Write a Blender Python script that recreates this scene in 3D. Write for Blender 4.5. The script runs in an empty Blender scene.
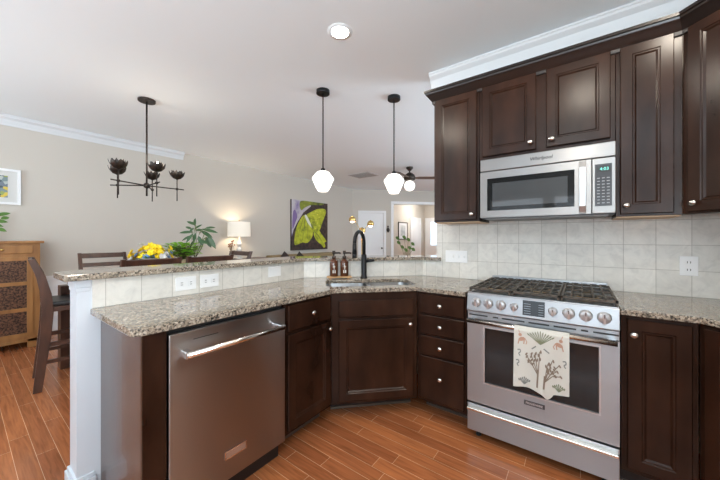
import bpy, bmesh, math, random
from mathutils import Vector, Matrix
PI = math.pi
SC = bpy.context.scene
COL = SC.collection
random.seed(7)

# ------------------------------------------------------------------ camera
cd = bpy.data.cameras.new('camera'); cam = bpy.data.objects.new('camera', cd); COL.objects.link(cam)
cam.location = (0, 0, 1.2616)
cam.rotation_euler = (PI/2, 0, 0.6302)
cd.sensor_width = 36.0
cd.lens = 297.09*36.0/720.0
cd.shift_x = (360-363.77)/720.0
cd.shift_y = (238.02-240)/720.0
cd.clip_start = 0.02
SC.camera = cam

# ------------------------------------------------------------------ world, light, exposure
w = bpy.data.worlds.new('world'); SC.world = w; w.use_nodes = True
bg = w.node_tree.nodes['Background']; bg.inputs[0].default_value = (0.80, 0.90, 1.0, 1); bg.inputs[1].default_value = 1.2
SC.view_settings.view_transform = 'Standard'; SC.view_settings.look = 'None'
SC.view_settings.exposure = 0.32; SC.view_settings.gamma = 1.0
SC.cycles.max_bounces = 10; SC.cycles.diffuse_bounces = 6; SC.cycles.glossy_bounces = 4
SC.cycles.transmission_bounces = 6; SC.cycles.use_denoising = True
SC.cycles.caustics_reflective = False; SC.cycles.caustics_refractive = False
SC.cycles.sample_clamp_indirect = 6.0

def area(name, loc, rot, sx, sy, power, color=(1, 1, 1), spread=PI):
    l = bpy.data.lights.new(name, 'AREA'); l.shape = 'RECTANGLE'; l.size = sx; l.size_y = sy
    l.energy = power; l.color = color; l.spread = spread
    o = bpy.data.objects.new(name, l); COL.objects.link(o); o.location = loc; o.rotation_euler = rot
    return o
def point(name, loc, power, color=(1, .86, .68), radius=0.04):
    l = bpy.data.lights.new(name, 'POINT'); l.energy = power; l.color = color; l.shadow_soft_size = radius
    o = bpy.data.objects.new(name, l); COL.objects.link(o); o.location = loc
    return o
def spot(name, loc, power, color=(1, .9, .76), angle=3.05, radius=0.06):
    l = bpy.data.lights.new(name, 'SPOT'); l.energy = power; l.color = color; l.shadow_soft_size = radius
    l.spot_size = angle; l.spot_blend = 0.25
    o = bpy.data.objects.new(name, l); COL.objects.link(o); o.location = loc
    return o
DAY = (0.78, 0.91, 1.0); DAYL = (0.72, 0.88, 1.0)
WIN_BACK = [(-5.0, -2.6), (-1.75, -0.65), (-0.45, 0.65)]       # window spans behind the camera (x); the leftmost is added for its light
WIN_ADDED = [(-2.7, -0.7), (3.6, 5.4), (6.2, 8.0)]                                # added unseen windows in the right wall (y), put in for light
for i, (a, b) in enumerate(WIN_BACK):
    area('daylight_back', ((a+b)/2, -3.19, 1.5), (PI/2+.9, 0, 0), b-a, 1.3, 22 if i else 110, DAY, PI if i else 2.3)  # the strong leftmost panel belongs to the added window
for a, b in WIN_ADDED:
    area('added_daylight', (1.35, (a+b)/2, 1.45), (PI/2+.9, 0, PI/2), b-a, 1.7, 185 if a < 0 else 75, DAY if a < 0 else DAYL, PI if a < 0 else 2.5)
DOWNLIGHTS = [(-1.394, 1.622), (0.03, 0.74), (-1.43, 0.43), (0.55, 1.43), (-0.2, -1.2)]  # the fourth is added to streak the dishwasher door

# ------------------------------------------------------------------ mesh helpers
class MB:
    def __init__(s): s.v = []; s.f = []; s.m = []; s.s = []; s.uv = {}
    def add(s, vs, fs, mi=0, smooth=False, M=None):
        b = len(s.v)
        s.v += [tuple(M @ Vector(p)) if M else tuple(p) for p in vs]
        for f in fs:
            s.f.append(tuple(b+i for i in f)); s.m.append(mi); s.s.append(smooth)
        return s
    def box(s, x0, x1, y0, y1, z0, z1, mi=0, M=None):
        vs = [(x0,y0,z0),(x1,y0,z0),(x1,y1,z0),(x0,y1,z0),(x0,y0,z1),(x1,y0,z1),(x1,y1,z1),(x0,y1,z1)]
        return s.add(vs, [(0,3,2,1),(4,5,6,7),(0,1,5,4),(1,2,6,5),(2,3,7,6),(3,0,4,7)], mi, False, M)
    def prism(s, pts, z0, z1, mi=0, M=None):          # counter-clockwise outline in x, y
        n = len(pts)
        vs = [(x, y, z0) for x, y in pts]+[(x, y, z1) for x, y in pts]
        fs = [tuple(range(n-1, -1, -1)), tuple(range(n, 2*n))]+[(i, (i+1) % n, n+(i+1) % n, n+i) for i in range(n)]
        return s.add(vs, fs, mi, False, M)
    def extr_x(s, prof, x0, x1, mi=0, M=None):         # profile in (y, z) swept along x
        n = len(prof)
        vs = [(x0, a, b) for a, b in prof]+[(x1, a, b) for a, b in prof]
        fs = [tuple(range(n)), tuple(range(2*n-1, n-1, -1))]+[(i+n, (i+1) % n+n, (i+1) % n, i) for i in range(n)]
        return s.add(vs, fs, mi, False, M)
    def tube(s, pts, r, n=10, mi=0, cap=True, M=None):
        pts = [Vector(p) for p in pts]
        rs = r if isinstance(r, (list, tuple)) else [r]*len(pts)
        vs = []; up = None
        for i, p in enumerate(pts):
            t = (pts[min(i+1, len(pts)-1)]-pts[max(i-1, 0)]).normalized()
            if up is None:
                up = Vector((0, 0, 1)) if abs(t.z) < .9 else Vector((1, 0, 0))
            a = t.cross(up)
            a = a.normalized() if a.length > 1e-5 else t.orthogonal().normalized()
            b = a.cross(t).normalized(); up = b
            for k in range(n):
                q = 2*PI*k/n
                vs.append(p+(a*math.cos(q)+b*math.sin(q))*rs[i])
        fs = []
        for i in range(len(pts)-1):
            for k in range(n):
                fs.append((i*n+k, i*n+(k+1) % n, (i+1)*n+(k+1) % n, (i+1)*n+k))
        s.add(vs, fs, mi, True, M)
        if cap:
            b = len(s.v)-len(vs)
            s.f.append(tuple(b+k for k in range(n-1, -1, -1))); s.m.append(mi); s.s.append(False)
            s.f.append(tuple(b+(len(pts)-1)*n+k for k in range(n))); s.m.append(mi); s.s.append(False)
        return s
    def lathe(s, prof, n=24, mi=0, M=None, smooth=True, cap=True):   # profile (r, z), bottom to top
        vs = []
        for r, z in prof:
            for k in range(n):
                q = 2*PI*k/n; vs.append((r*math.cos(q), r*math.sin(q), z))
        fs = []
        for i in range(len(prof)-1):
            for k in range(n):
                fs.append((i*n+k, i*n+(k+1) % n, (i+1)*n+(k+1) % n, (i+1)*n+k))
        s.add(vs, fs, mi, smooth, M)
        if cap:
            b = len(s.v)-len(vs); L = len(prof)-1
            s.f.append(tuple(b+k for k in range(n-1, -1, -1))); s.m.append(mi); s.s.append(False)
            s.f.append(tuple(b+L*n+k for k in range(n))); s.m.append(mi); s.s.append(False)
        return s
    def ball(s, c, r, mi=0, sq=(1, 1, 1), n=14, M=None):
        T = Matrix.Translation(Vector(c)) @ Matrix.Diagonal((*sq, 1))
        if M: T = M @ T
        h = n//2
        return s.lathe([(max(r*math.sin(PI*i/h), r*.02), -r*math.cos(PI*i/h)) for i in range(h+1)], n, mi, T)
    def leaf(s, p0, p1, width, mi=0, droop=0.15, fold=.15, up=Vector((0, 0, 1))):
        p0 = Vector(p0); p1 = Vector(p1); d = p1-p0; L = d.length
        side = d.cross(up)
        side = side.normalized() if side.length > 1e-4 else Vector((1, 0, 0))
        nn = side.cross(d).normalized()
        vs = []; K = 5
        for i in range(K+1):
            t = i/K; wd = width*math.sin(PI*min(max(t*.92+.04, 0), 1))**.8*(1-.25*t)
            c = p0+d*t-Vector((0, 0, 1))*droop*L*t*t
            if i == K: wd = width*.03
            vs += [c-side*wd/2+nn*fold*wd, c, c+side*wd/2+nn*fold*wd]
        fs = []
        for i in range(K):
            a = i*3; fs += [(a, a+1, a+4, a+3), (a+1, a+2, a+5, a+4)]
        return s.add(vs, fs, mi, True)
    def build(s, name, mat, parent=None, bevel=0, uv=None, seg=2, M=None):
        me = bpy.data.meshes.new(name); me.from_pydata(s.v, [], s.f)
        mats = mat if isinstance(mat, (list, tuple)) else [mat]
        for m in mats: me.materials.append(m)
        for p, mi, sm in zip(me.polygons, s.m, s.s): p.material_index = mi; p.use_smooth = sm
        if uv:
            ul = me.uv_layers.new(name='UVMap')
            for lp in me.loops: ul.data[lp.index].uv = uv(me.vertices[lp.vertex_index].co)
        if M: me.transform(M)
        me.update()
        o = bpy.data.objects.new(name, me); COL.objects.link(o)
        if parent: o.parent = parent
        if bevel:
            b = o.modifiers.new('bevel', 'BEVEL'); b.width = bevel; b.segments = seg; b.limit_method = 'ANGLE'; b.angle_limit = math.radians(35)
        return o
def tag(o, label, cat, group=None):
    o['label'] = label; o['category'] = cat
    if group: o['group'] = group
    return o
def thing(name, label, cat, loc=(0, 0, 0), rz=0, group=None):
    o = bpy.data.objects.new(name, None); COL.objects.link(o); o.empty_display_size = .1
    o.location = loc; o.rotation_euler = (0, 0, rz)
    return tag(o, label, cat, group)
def struct(o): o['kind'] = 'structure'; return o
def dup(root, loc=None, rz=None, label=None, top=True, parent=None):
    c = root.copy(); COL.objects.link(c)
    if parent is not None: c.parent = parent
    if loc is not None: c.location = loc
    if rz is not None: c.rotation_euler = (0, 0, rz)
    if label: c['label'] = label
    for ch in list(root.children): dup(ch, parent=c)
    return c
def RZ(a): return Matrix.Rotation(a, 4, 'Z')
def RX(a): return Matrix.Rotation(a, 4, 'X')
def RY(a): return Matrix.Rotation(a, 4, 'Y')
def T(x, y, z): return Matrix.Translation((x, y, z))

# ------------------------------------------------------------------ materials
def mat(name, col, rough=.5, metal=0, coat=0, emit=None, es=0, trans=0, alpha=1, spec=.5, sheen=0):
    m = bpy.data.materials.new(name); m.use_nodes = True
    b = m.node_tree.nodes['Principled BSDF']
    b.inputs['Base Color'].default_value = (*col, 1); b.inputs['Roughness'].default_value = rough
    b.inputs['Metallic'].default_value = metal; b.inputs['Coat Weight'].default_value = coat
    b.inputs['Specular IOR Level'].default_value = spec
    b.inputs['Transmission Weight'].default_value = trans
    if emit: b.inputs['Emission Color'].default_value = (*emit, 1); b.inputs['Emission Strength'].default_value = es
    if sheen: b.inputs['Sheen Weight'].default_value = sheen
    return m
def N(m, t, **kw):
    n = m.node_tree.nodes.new(t)
    for k, v in kw.items():
        if k in n.inputs: n.inputs[k].default_value = v
        else: setattr(n, k, v)
    return n
def L(m, a, b): m.node_tree.links.new(a, b)
def B(m): return m.node_tree.nodes['Principled BSDF']
def ramp(m, src, stops, interp='LINEAR'):
    r = N(m, 'ShaderNodeValToRGB'); r.color_ramp.interpolation = interp
    e = r.color_ramp.elements
    while len(e) < len(stops): e.new(.5)
    for i, (p, c) in enumerate(stops): e[i].position = p; e[i].color = (*c, 1)
    L(m, src, r.inputs[0]); return r
def noise_mat(name, stops, scale=(10, 10, 10), rough=.5, detail=4, coat=0, metal=0, bump=0, bscale=None, nscale=1.0, **kw):
    m = mat(name, stops[0][1], rough, metal, coat, **kw)
    tc = N(m, 'ShaderNodeTexCoord'); mp = N(m, 'ShaderNodeMapping'); mp.inputs['Scale'].default_value = scale
    L(m, tc.outputs['Object'], mp.inputs[0])
    no = N(m, 'ShaderNodeTexNoise', Scale=nscale, Detail=detail); L(m, mp.outputs[0], no.inputs['Vector'])
    r = ramp(m, no.outputs['Fac'], stops); L(m, r.outputs[0], B(m).inputs['Base Color'])
    if bump:
        bp = N(m, 'ShaderNodeBump', Strength=bump, Distance=.002); L(m, no.outputs['Fac'], bp.inputs['Height']); L(m, bp.outputs[0], B(m).inputs['Normal'])
    return m
ESP = noise_mat('espresso_wood', [(.3, (.013, .0050, .0028)), (.5, (.025, .0102, .0058)), (.72, (.042, .0175, .010))], (4, 4, 1.6), .25, 4, coat=0, nscale=1.5, spec=.24)
ESPD = mat('dark_toe_kick', (.012, .007, .006), .5)
TOE = mat('toe_moulding', (.10, .07, .055), .35)  # moulding's paler tone includes reflected light along the cabinet base
WALL = mat('greige_paint', (.57, .53, .475), .85)
CEIL = mat('ceiling_paint', (.87, .925, .955), .9)
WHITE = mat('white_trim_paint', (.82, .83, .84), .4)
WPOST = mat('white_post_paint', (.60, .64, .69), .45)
def steel(name, col, rough, rot, an=.8):
    m = mat(name, col, rough, 1.0)
    tg = N(m, 'ShaderNodeTangent', direction_type='RADIAL', axis='Z'); L(m, tg.outputs[0], B(m).inputs['Tangent'])
    B(m).inputs['Anisotropic'].default_value = an; B(m).inputs['Anisotropic Rotation'].default_value = rot
    return m
STEEL = steel('brushed_steel', (.40, .415, .435), .34, .25)
STEELM = steel('microwave_steel', (.30, .292, .285), .33, .25)
STEELD = steel('dark_brushed_steel', (.37, .365, .37), .30, .25, .96)
CHROME = mat('polished_steel', (.75, .75, .76), .12, 1)
SATIN = mat('satin_steel', (.62, .63, .65), .42, 1)
NICKEL = mat('satin_nickel', (.68, .65, .61), .25, 1)
BLACKM = mat('matte_black_metal', (.018, .018, .02), .38, .6)
BLACK = mat('black_enamel', (.012, .012, .013), .3)
IRON = noise_mat('cast_iron', [(.3, (.03, .026, .022)), (.7, (.11, .09, .07))], (60, 60, 60), .55)
BGLASS = mat('black_glass', (.006, .007, .008), .05, 0, 0)
BRASS = mat('brass', (.70, .48, .18), .22, 1)
PLATE = mat('white_plastic', (.78, .78, .78), .35)
DARKSLOT = mat('dark_slot', (.03, .03, .03), .6)
BRONZE = noise_mat('dark_bronze', [(.3, (.025, .02, .018)), (.7, (.07, .055, .045))], (30, 30, 30), .42, metal=.7)
OPAL = mat('opal_glass', (.9, .9, .88), .25, emit=(1, .94, .86), es=1.15)
BULB = mat('lit_bulb', (1, .9, .75), .4, emit=(1, .85, .6), es=25)
LENS = mat('downlight_lens', (1, 1, 1), .4, emit=(1, .93, .84), es=45)

def granite():
    m = mat('speckled_granite', (.4, .36, .32), .07, 0, 0, spec=.55)
    tc = N(m, 'ShaderNodeTexCoord')
    v1 = N(m, 'ShaderNodeTexVoronoi', Scale=125.0); v2 = N(m, 'ShaderNodeTexVoronoi', Scale=260.0)
    n1 = N(m, 'ShaderNodeTexNoise', Scale=22.0, Detail=5.0)
    for n in (v1, v2, n1): L(m, tc.outputs['Object'], n.inputs['Vector'])
    s1 = N(m, 'ShaderNodeSeparateColor'); L(m, v1.outputs['Color'], s1.inputs[0])
    s2 = N(m, 'ShaderNodeSeparateColor'); L(m, v2.outputs['Color'], s2.inputs[0])
    ad = N(m, 'ShaderNodeMath', operation='MULTIPLY_ADD'); L(m, n1.outputs['Fac'], ad.inputs[0]); ad.inputs[1].default_value = .6; L(m, s1.outputs[0], ad.inputs[2])
    sb = N(m, 'ShaderNodeMath', operation='SUBTRACT'); L(m, ad.outputs[0], sb.inputs[0]); sb.inputs[1].default_value = .29
    r1 = ramp(m, sb.outputs[0], [(0, (.010, .010, .011)), (.22, (.07, .062, .058)), (.36, (.25, .20, .15)), (.58, (.32, .265, .20)), (.84, (.50, .44, .36))], 'CONSTANT')
    r2 = ramp(m, s2.outputs[1], [(0, (.02, .019, .019)), (.20, (.16, .135, .11)), (.42, (.36, .305, .24))], 'CONSTANT')
    mx = N(m, 'ShaderNodeMix', data_type='RGBA'); mx.inputs[0].default_value = .38
    L(m, r1.outputs[0], mx.inputs[6]); L(m, r2.outputs[0], mx.inputs[7]); L(m, mx.outputs[2], B(m).inputs['Base Color'])
    return m
GRAN = granite()
def tile():
    m = mat('stone_tile', (.6, .57, .52), .38)
    uv = N(m, 'ShaderNodeUVMap')
    br = N(m, 'ShaderNodeTexBrick'); br.offset = 0; br.squash = 1
    for k, v in (('Scale', 1), ('Mortar Size', .0016), ('Mortar Smooth', .2), ('Bias', 0), ('Brick Width', .1525), ('Row Height', .1525)): br.inputs[k].default_value = v
    br.inputs['Color1'].default_value = (.70, .675, .63, 1); br.inputs['Color2'].default_value = (.62, .597, .555, 1); br.inputs['Mortar'].default_value = (.40, .37, .33, 1)
    L(m, uv.outputs[0], br.inputs['Vector'])
    no = N(m, 'ShaderNodeTexNoise', Scale=14.0, Detail=6.0, Roughness=.6); no.inputs['Distortion'].default_value = 1.2; L(m, uv.outputs[0], no.inputs['Vector'])
    r = ramp(m, no.outputs['Fac'], [(.3, (.88, .875, .87)), (.5, (1, .995, .985)), (.72, (1.09, 1.085, 1.07))])
    mx = N(m, 'ShaderNodeMix', data_type='RGBA', blend_type='MULTIPLY'); mx.inputs[0].default_value = 1
    L(m, br.outputs['Color'], mx.inputs[6]); L(m, r.outputs[0], mx.inputs[7]); L(m, mx.outputs[2], B(m).inputs['Base Color'])
    bp = N(m, 'ShaderNodeBump', Strength=.5, Distance=.001); bp.invert = True; L(m, br.outputs['Fac'], bp.inputs['Height']); L(m, bp.outputs[0], B(m).inputs['Normal'])
    return m
TILE = tile()
def floor_mat():
    m = mat('cherry_plank_floor', (.3, .1, .04), .22)
    tc = N(m, 'ShaderNodeTexCoord'); mp = N(m, 'ShaderNodeMapping'); mp.inputs['Location'].default_value = (0, -1.186+.083*40, 0)
    L(m, tc.outputs['Object'], mp.inputs[0])
    br = N(m, 'ShaderNodeTexBrick'); br.offset = .37; br.offset_frequency = 2; br.squash = .8; br.squash_frequency = 3
    for k, v in (('Scale', 1), ('Mortar Size', .0011), ('Mortar Smooth', .1), ('Bias', 0), ('Brick Width', .85), ('Row Height', .083)): br.inputs[k].default_value = v
    br.inputs['Color1'].default_value = (.44, .150, .055, 1); br.inputs['Color2'].default_value = (.31, .100, .038, 1); br.inputs['Mortar'].default_value = (.72, .42, .25, 1)
    L(m, mp.outputs[0], br.inputs['Vector'])
    mp2 = N(m, 'ShaderNodeMapping'); mp2.inputs['Scale'].default_value = (2.5, 38, 1); L(m, tc.outputs['Object'], mp2.inputs[0])
    no = N(m, 'ShaderNodeTexNoise', Scale=1.6, Detail=6.0); no.inputs['Distortion'].default_value = .8; L(m, mp2.outputs[0], no.inputs['Vector'])
    r = ramp(m, no.outputs['Fac'], [(.25, (.60, .58, .55)), (.5, (1, 1, 1)), (.75, (1.35, 1.32, 1.25))])
    mx = N(m, 'ShaderNodeMix', data_type='RGBA', blend_type='MULTIPLY'); mx.inputs[0].default_value = .8
    L(m, br.outputs['Color'], mx.inputs[6]); L(m, r.outputs[0], mx.inputs[7]); L(m, mx.outputs[2], B(m).inputs['Base Color'])
    B(m).inputs['Coat Weight'].default_value = .15
    return m
FLOOR = floor_mat()

# ================================================================== STRUCTURE
H = 2.74; YW = 2.5634; XL = -5.6; XR = 1.36; YB = -3.2; YF = 12.24
struct(MB().box(XL-.1, XR+.1, YB-.1, YF+.1, -.1, 0).build('floor', FLOOR))
struct(MB().box(XL-.1, XR+.1, YB-.1, YF+.1, H, H+.1).build('ceiling', CEIL))
struct(MB().box(XL-.1, XL, YB-.1, YF+.1, 0, H).build('wall_left', WALL))
mb = MB(); xs = [XL]
for a, b in WIN_BACK: xs += [a, b]
xs.append(XR)
for i in range(0, len(xs), 2): mb.box(xs[i], xs[i+1], YB-.1, YB, 0, H)
for a, b in WIN_BACK: mb.box(a, b, YB-.1, YB, 0, .85); mb.box(a, b, YB-.1, YB, 2.15, H)
struct(mb.build('wall_behind', mat('reflection_dimming_wall', (.20, .18, .16), .8)))  # unseen wall, darkened so the cabinet doors reflect less light
mb = MB(); ys = [YB-.1]
for a, b in WIN_ADDED: ys += [a, b]
ys.append(YF+.1)
for i in range(0, len(ys), 2): mb.box(XR, XR+.1, ys[i], ys[i+1], 0, H)
for a, b in WIN_ADDED: mb.box(XR, XR+.1, a, b, 0, .6); mb.box(XR, XR+.1, a, b, 2.3, H)
struct(mb.build('wall_right', WALL))
PANE = mat('window_glass', (1, 1, 1), 0, trans=1)
n = 0
for a, b in WIN_BACK:
    n += 1
    mb = MB()
    mb.box(a, b, YB-.07, YB-.02, .85, .90).box(a, b, YB-.07, YB-.02, 2.10, 2.15).box(a, a+.05, YB-.07, YB-.02, .9, 2.1).box(b-.05, b, YB-.07, YB-.02, .9, 2.1).box(a+.05, b-.05, YB-.07, YB-.02, 1.48, 1.52)
    for k in range(14): mb.box(a+.06, b-.06, YB-.018, YB-.012, 1.54+k*.04, 1.558+k*.04)
    struct(mb.build('window_%d' % n, WHITE))
for a, b in WIN_ADDED:  # frames of the added light-giving windows, out of view
    n += 1
    mb = MB()
    mb.box(XR+.02, XR+.07, a, b, .6, .66).box(XR+.02, XR+.07, a, b, 2.24, 2.3).box(XR+.02, XR+.07, a, a+.06, .66, 2.24).box(XR+.02, XR+.07, b-.06, b, .66, 2.24).box(XR+.02, XR+.07, (a+b)/2-.03, (a+b)/2+.03, .66, 2.24)
    struct(mb.build('window_%d' % n, WHITE))

# range wall (full height, from its free end at x=-1.05) and its tiles
struct(MB().box(-1.05, XR, YW, YW+.14, 0, H).build('wall_range', WALL))
x0 = -.5372
struct(MB().box(-1.05, XR-.002, YW-.010, YW, .914, 1.40).build('trim_1', TILE, uv=lambda c: (c.x-x0, c.z-.914)))
# low bar wall: front outline A B C D with the tiled face, back outline
A = (-1.955, .34); Bp = (-1.955, 1.79); Cc = (-1.182, 2.5634); D = (-1.052, 2.5634)
Db = (-1.052, 2.7034); Cb = (-1.24, 2.7034); Bb = (-2.095, 1.848); Ab = (-2.095, .34)
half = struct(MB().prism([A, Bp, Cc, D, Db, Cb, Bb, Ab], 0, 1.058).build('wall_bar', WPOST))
def uvp(c): return (c.y-.4462+.1525*20, c.z-.914)
struct(MB().box(-1.955, -1.947, .396, 1.785, .914, 1.058).build('trim_2', TILE, uv=uvp))
s2 = 2**.5
def uvd(c): return ((c.x+c.y)/s2+.117+.05, c.z-.914)
mb = MB().prism([(-1.947, 1.784), (-1.186, 2.5554), (-1.182, 2.5634), (-1.955, 1.79)], .914, 1.058)
struct(mb.build('trim_3', TILE, uv=uvd))
struct(MB().box(-1.184, -1.052, 2.5534, 2.5634, .914, 1.058).build('trim_4', TILE, uv=lambda c: (c.x-x0+.1525*10, c.z-.914)))
# end post mouldings of the bar wall
mb = MB()
mb.box(-2.101, -1.949, .332, .392, 1.020, 1.058).box(-2.097, -1.952, .336, .390, 1.000, 1.020)
mb.box(-2.112, -1.938, .322, .41, 0, .085).box(-2.104, -1.946, .330, .405, .085, .105)
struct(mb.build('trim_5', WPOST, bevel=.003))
# crown along the range wall, and along the dining wall, chair rail, baseboards
def crownprof(y, z, d, s): # toward -y
    return [(y, z-s), (y-.008, z-s), (y-.014, z-s*.82), (y-d*.45, z-s*.45), (y-d*.85, z-s*.25), (y-d*.9, z-s*.12), (y-d, z-s*.1), (y-d, z), (y, z)]
mb = MB(); pr = crownprof(YW, H-.001, .07, .125)
mb.extr_x([(a, b) for a, b in pr][::-1], -1.10, XR-.002); struct(mb.build('trim_6', WHITE))
mb = MB(); Mx = T(XL, 0, 0) @ RZ(PI/2)
mb.extr_x(crownprof(0, H-.001, .07, .12)[::-1], YB, 2.33, M=Mx); struct(mb.build('trim_7', mat('dining_crown_paint', (.66, .68, .70), .7)))
mb = MB()
mb.box(XL, XL+.012, YB, 2.3, .12, .70).box(XL, XL+.022, YB, 2.3, .70, .735).box(XL, XL+.034, YB, 2.3, .735, .77).box(XL+.012, XL+.024, YB, 2.3, .60, .625).box(XL+.012, XL+.024, YB, 2.3, .22, .245)
struct(mb.build('trim_8', WHITE))
struct(MB().box(XL, XL+.018, YB, 7.0, 0, .13).box(XL, XL+.011, YB, 7.0, .13, .15).build('baseboard_left', WHITE))

# diagonal wall at the far end of the living room with a door and a cased opening
ang = PI/4
MD = T(-5.6, 7.10, 0) @ RZ(ang)     # local x runs along the wall, -y is the room side
S0, S1, S2, S3, S4 = .24, .97, 1.27, 2.85, 3.96
mb = MB()
mb.box(-.15, S0, 0, .12, 0, H).box(S0, S1, 0, .12, 2.03, H).box(S1, S2, 0, .12, 0, H).box(S2, S3, 0, .12, 2.33, H).box(S3, S4, 0, .12, 0, H)
struct(mb.build('wall_diagonal', WALL, M=MD))
mb = MB()
for a, b, t in ((S0, S1, 2.03), (S2, S3, 2.33)):
    mb.box(a-.07, a, -.015, 0, 0, t+.07).box(b, b+.07, -.015, 0, 0, t+.07).box(a, b, -.015, 0, t, t+.07)
mb.box(S2, S2+.012, 0, .12, 0, 2.33).box(S3-.012, S3, 0, .12, 0, 2.33).box(S2, S3, 0, .12, 2.318, 2.33)
struct(mb.build('trim_9', WHITE, M=MD))
def panel_door(wd, ht, panels, t=.035):
    mb = MB().box(0, wd, .008, t, 0, ht)
    zs = [0]+[z for p in panels for z in p]+[ht]
    e = .11
    mb.box(0, e, 0, .008, 0, ht).box(wd-e, wd, 0, .008, 0, ht)
    for i in range(0, len(zs), 2): mb.box(e, wd-e, 0, .008, zs[i], zs[i+1])
    for a, b in panels: mb.box(e+.035, wd-e-.035, .002, .008, a+.035, b-.035)
    return mb
d1 = struct(panel_door(S1-S0, 2.025, [(.22, .92), (1.06, 1.90)]).build('door_1', WHITE, M=MD @ T(S0, .02, .003)))
kb = MB().ball((S1-.07, -.055, .95), .028).tube([(S1-.07, .02, .95), (S1-.07, -.05, .95)], .011)
kb.build('door_knob', BLACKM, d1, M=MD)
# foyer beyond the opening
XF = -5.6+S4/s2; YD = 7.1+S4/s2
struct(MB().box(XF, XR, YD, YD+.1, 0, H).build('wall_far', WALL))
struct(MB().box(XF-.02, XF+.1, YD+.1, YF, 0, H).build('wall_foyer', WALL))
struct(MB().box(XL, XF+.1, YF, YF+.1, 0, H).build('wall_end', WALL))
Mf = T(XL, 0, 0) @ RZ(PI/2)    # faces +x, local x = world y
d2 = panel_door(.76, 2.03, [(.22, .92), (1.06, 1.90)], .03)
struct(d2.build('door_2', WHITE, M=Mf @ T(10.95, -.035, 0)))
mb = MB(); mb.box(10.86, 10.95, -.05, -.001, 0, 2.12).box(11.71, 11.80, -.05, -.001, 0, 2.12).box(10.95, 11.71, -.05, -.001, 2.03, 2.12)
struct(mb.build('trim_10', WHITE, M=Mf))
mb = MB(); xa = -5.45
mb.box(xa, xa+.9, YF-.05, YF-.002, 0, .95).box(xa, xa+.9, YF-.05, YF-.002, 1.95, 2.05).box(xa, xa+.17, YF-.05, YF-.002, .95, 1.95).box(xa+.73, xa+.9, YF-.05, YF-.002, .95, 1.95)
mb.box(xa+.08, xa+.82, YF-.056, YF-.05, .2, .82)
d3 = struct(mb.build('door_3', WHITE))
SKYP = mat('glowing_door_glass', (.6, .75, .95), .4, emit=(.62, .80, 1.0), es=1.0)  # glow stands in for daylight behind the door glass
MB().box(xa+.17, xa+.73, YF-.03, YF-.02, .95, 1.95).build('door_pane', SKYP, d3)
mb = MB(); mb.box(xa-.09, xa-.001, YF-.04, YF-.001, 0, 2.14).box(xa+.901, xa+.99, YF-.04, YF-.001, 0, 2.14).box(xa-.001, xa+.901, YF-.04, YF-.001, 2.052, 2.14)
struct(mb.build('trim_11', WHITE))
struct(MB().box(XL, XL+.018, 8.6, 10.85, 0, .14).build('baseboard_foyer', WHITE))

# ================================================================== CABINETS
def front_mesh(x0, x1, z0, z1, t=.02, frame=.052, flat=False):
    """slab front whose room side is -y; raised mitred frame round a recessed panel"""
    mb = MB()
    def ring(d, y): return [(x0+d, y, z0+d), (x1-d, y, z0+d), (x1-d, y, z1-d), (x0+d, y, z1-d)]
    if flat: steps = [(0, 0), (0, -t+.004), (.004, -t), (.012, -t)]
    else: steps = [(0, 0), (0, -t+.004), (.004, -t), (frame, -t), (frame+.004, -t+.004), (frame+.010, -t+.004), (frame+.018, -t+.011)]
    vs = [];
    for d, y in steps: vs += ring(d, y)
    fs = [(3, 2, 1, 0)][::-1]
    fs = [(0, 3, 2, 1)]
    for i in range(len(steps)-1):
        for k in range(4):
            a = i*4+k; b = i*4+(k+1) % 4; fs.append((a, b, b+4, a+4))
    q = (len(steps)-1)*4; fs.append((q, q+1, q+2, q+3))
    return mb.add(vs, fs)
def knob(parent, x, y, z, oval=True):
    M = T(x, y, z) @ RX(PI/2)
    prof = [(.006, 0), (.005, .010), (.008, .014), (.0145, .018), (.0155, .023), (.012, .028), (.004, .0305), (.0005, .031)]
    mb = MB().lathe(prof, 16, M=M @ Matrix.Diagonal((1.12 if oval else 1, .92 if oval else 1, 1, 1)))
    return mb.build('knob', NICKEL, parent)
def cabinet(name, label, loc, rz, wd, dp, z0, z1, fronts, toe=0, gr=None, plan=None, cat='cabinet'):
    """fronts: (kind, x0, x1, z0, z1, (kx, kz) or None); y=0 is the face, body goes to +dp"""
    t = thing(name, label, cat, loc, rz, gr)
    mb = MB()
    if plan: mb.prism(plan, z0, z1)
    else: mb.box(.0005, wd-.0005, 0, dp, z0, z1)
    mb.build('body', ESP, t, bevel=.0015)
    if toe:
        if plan: cx = sum(p[0] for p in plan)/len(plan)
        MB().box(.002, wd-.002, toe, dp*.9, 0.001, z0).build('toe_kick', ESPD, t)
        MB().box(.002, wd-.002, toe-.012, toe, 0.001, .018).build('shoe_moulding', TOE, t)
    for k, xa, xb, za, zb, kn in fronts:
        f = front_mesh(xa, xb, za, zb, flat=(k == 'drawer')).build('drawer' if k == 'drawer' else k, ESP, t)
        if kn: knob(f, kn[0], -.02, kn[1])
    return t
ZC = .884; UB, UT = 1.385, 2.36
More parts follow.
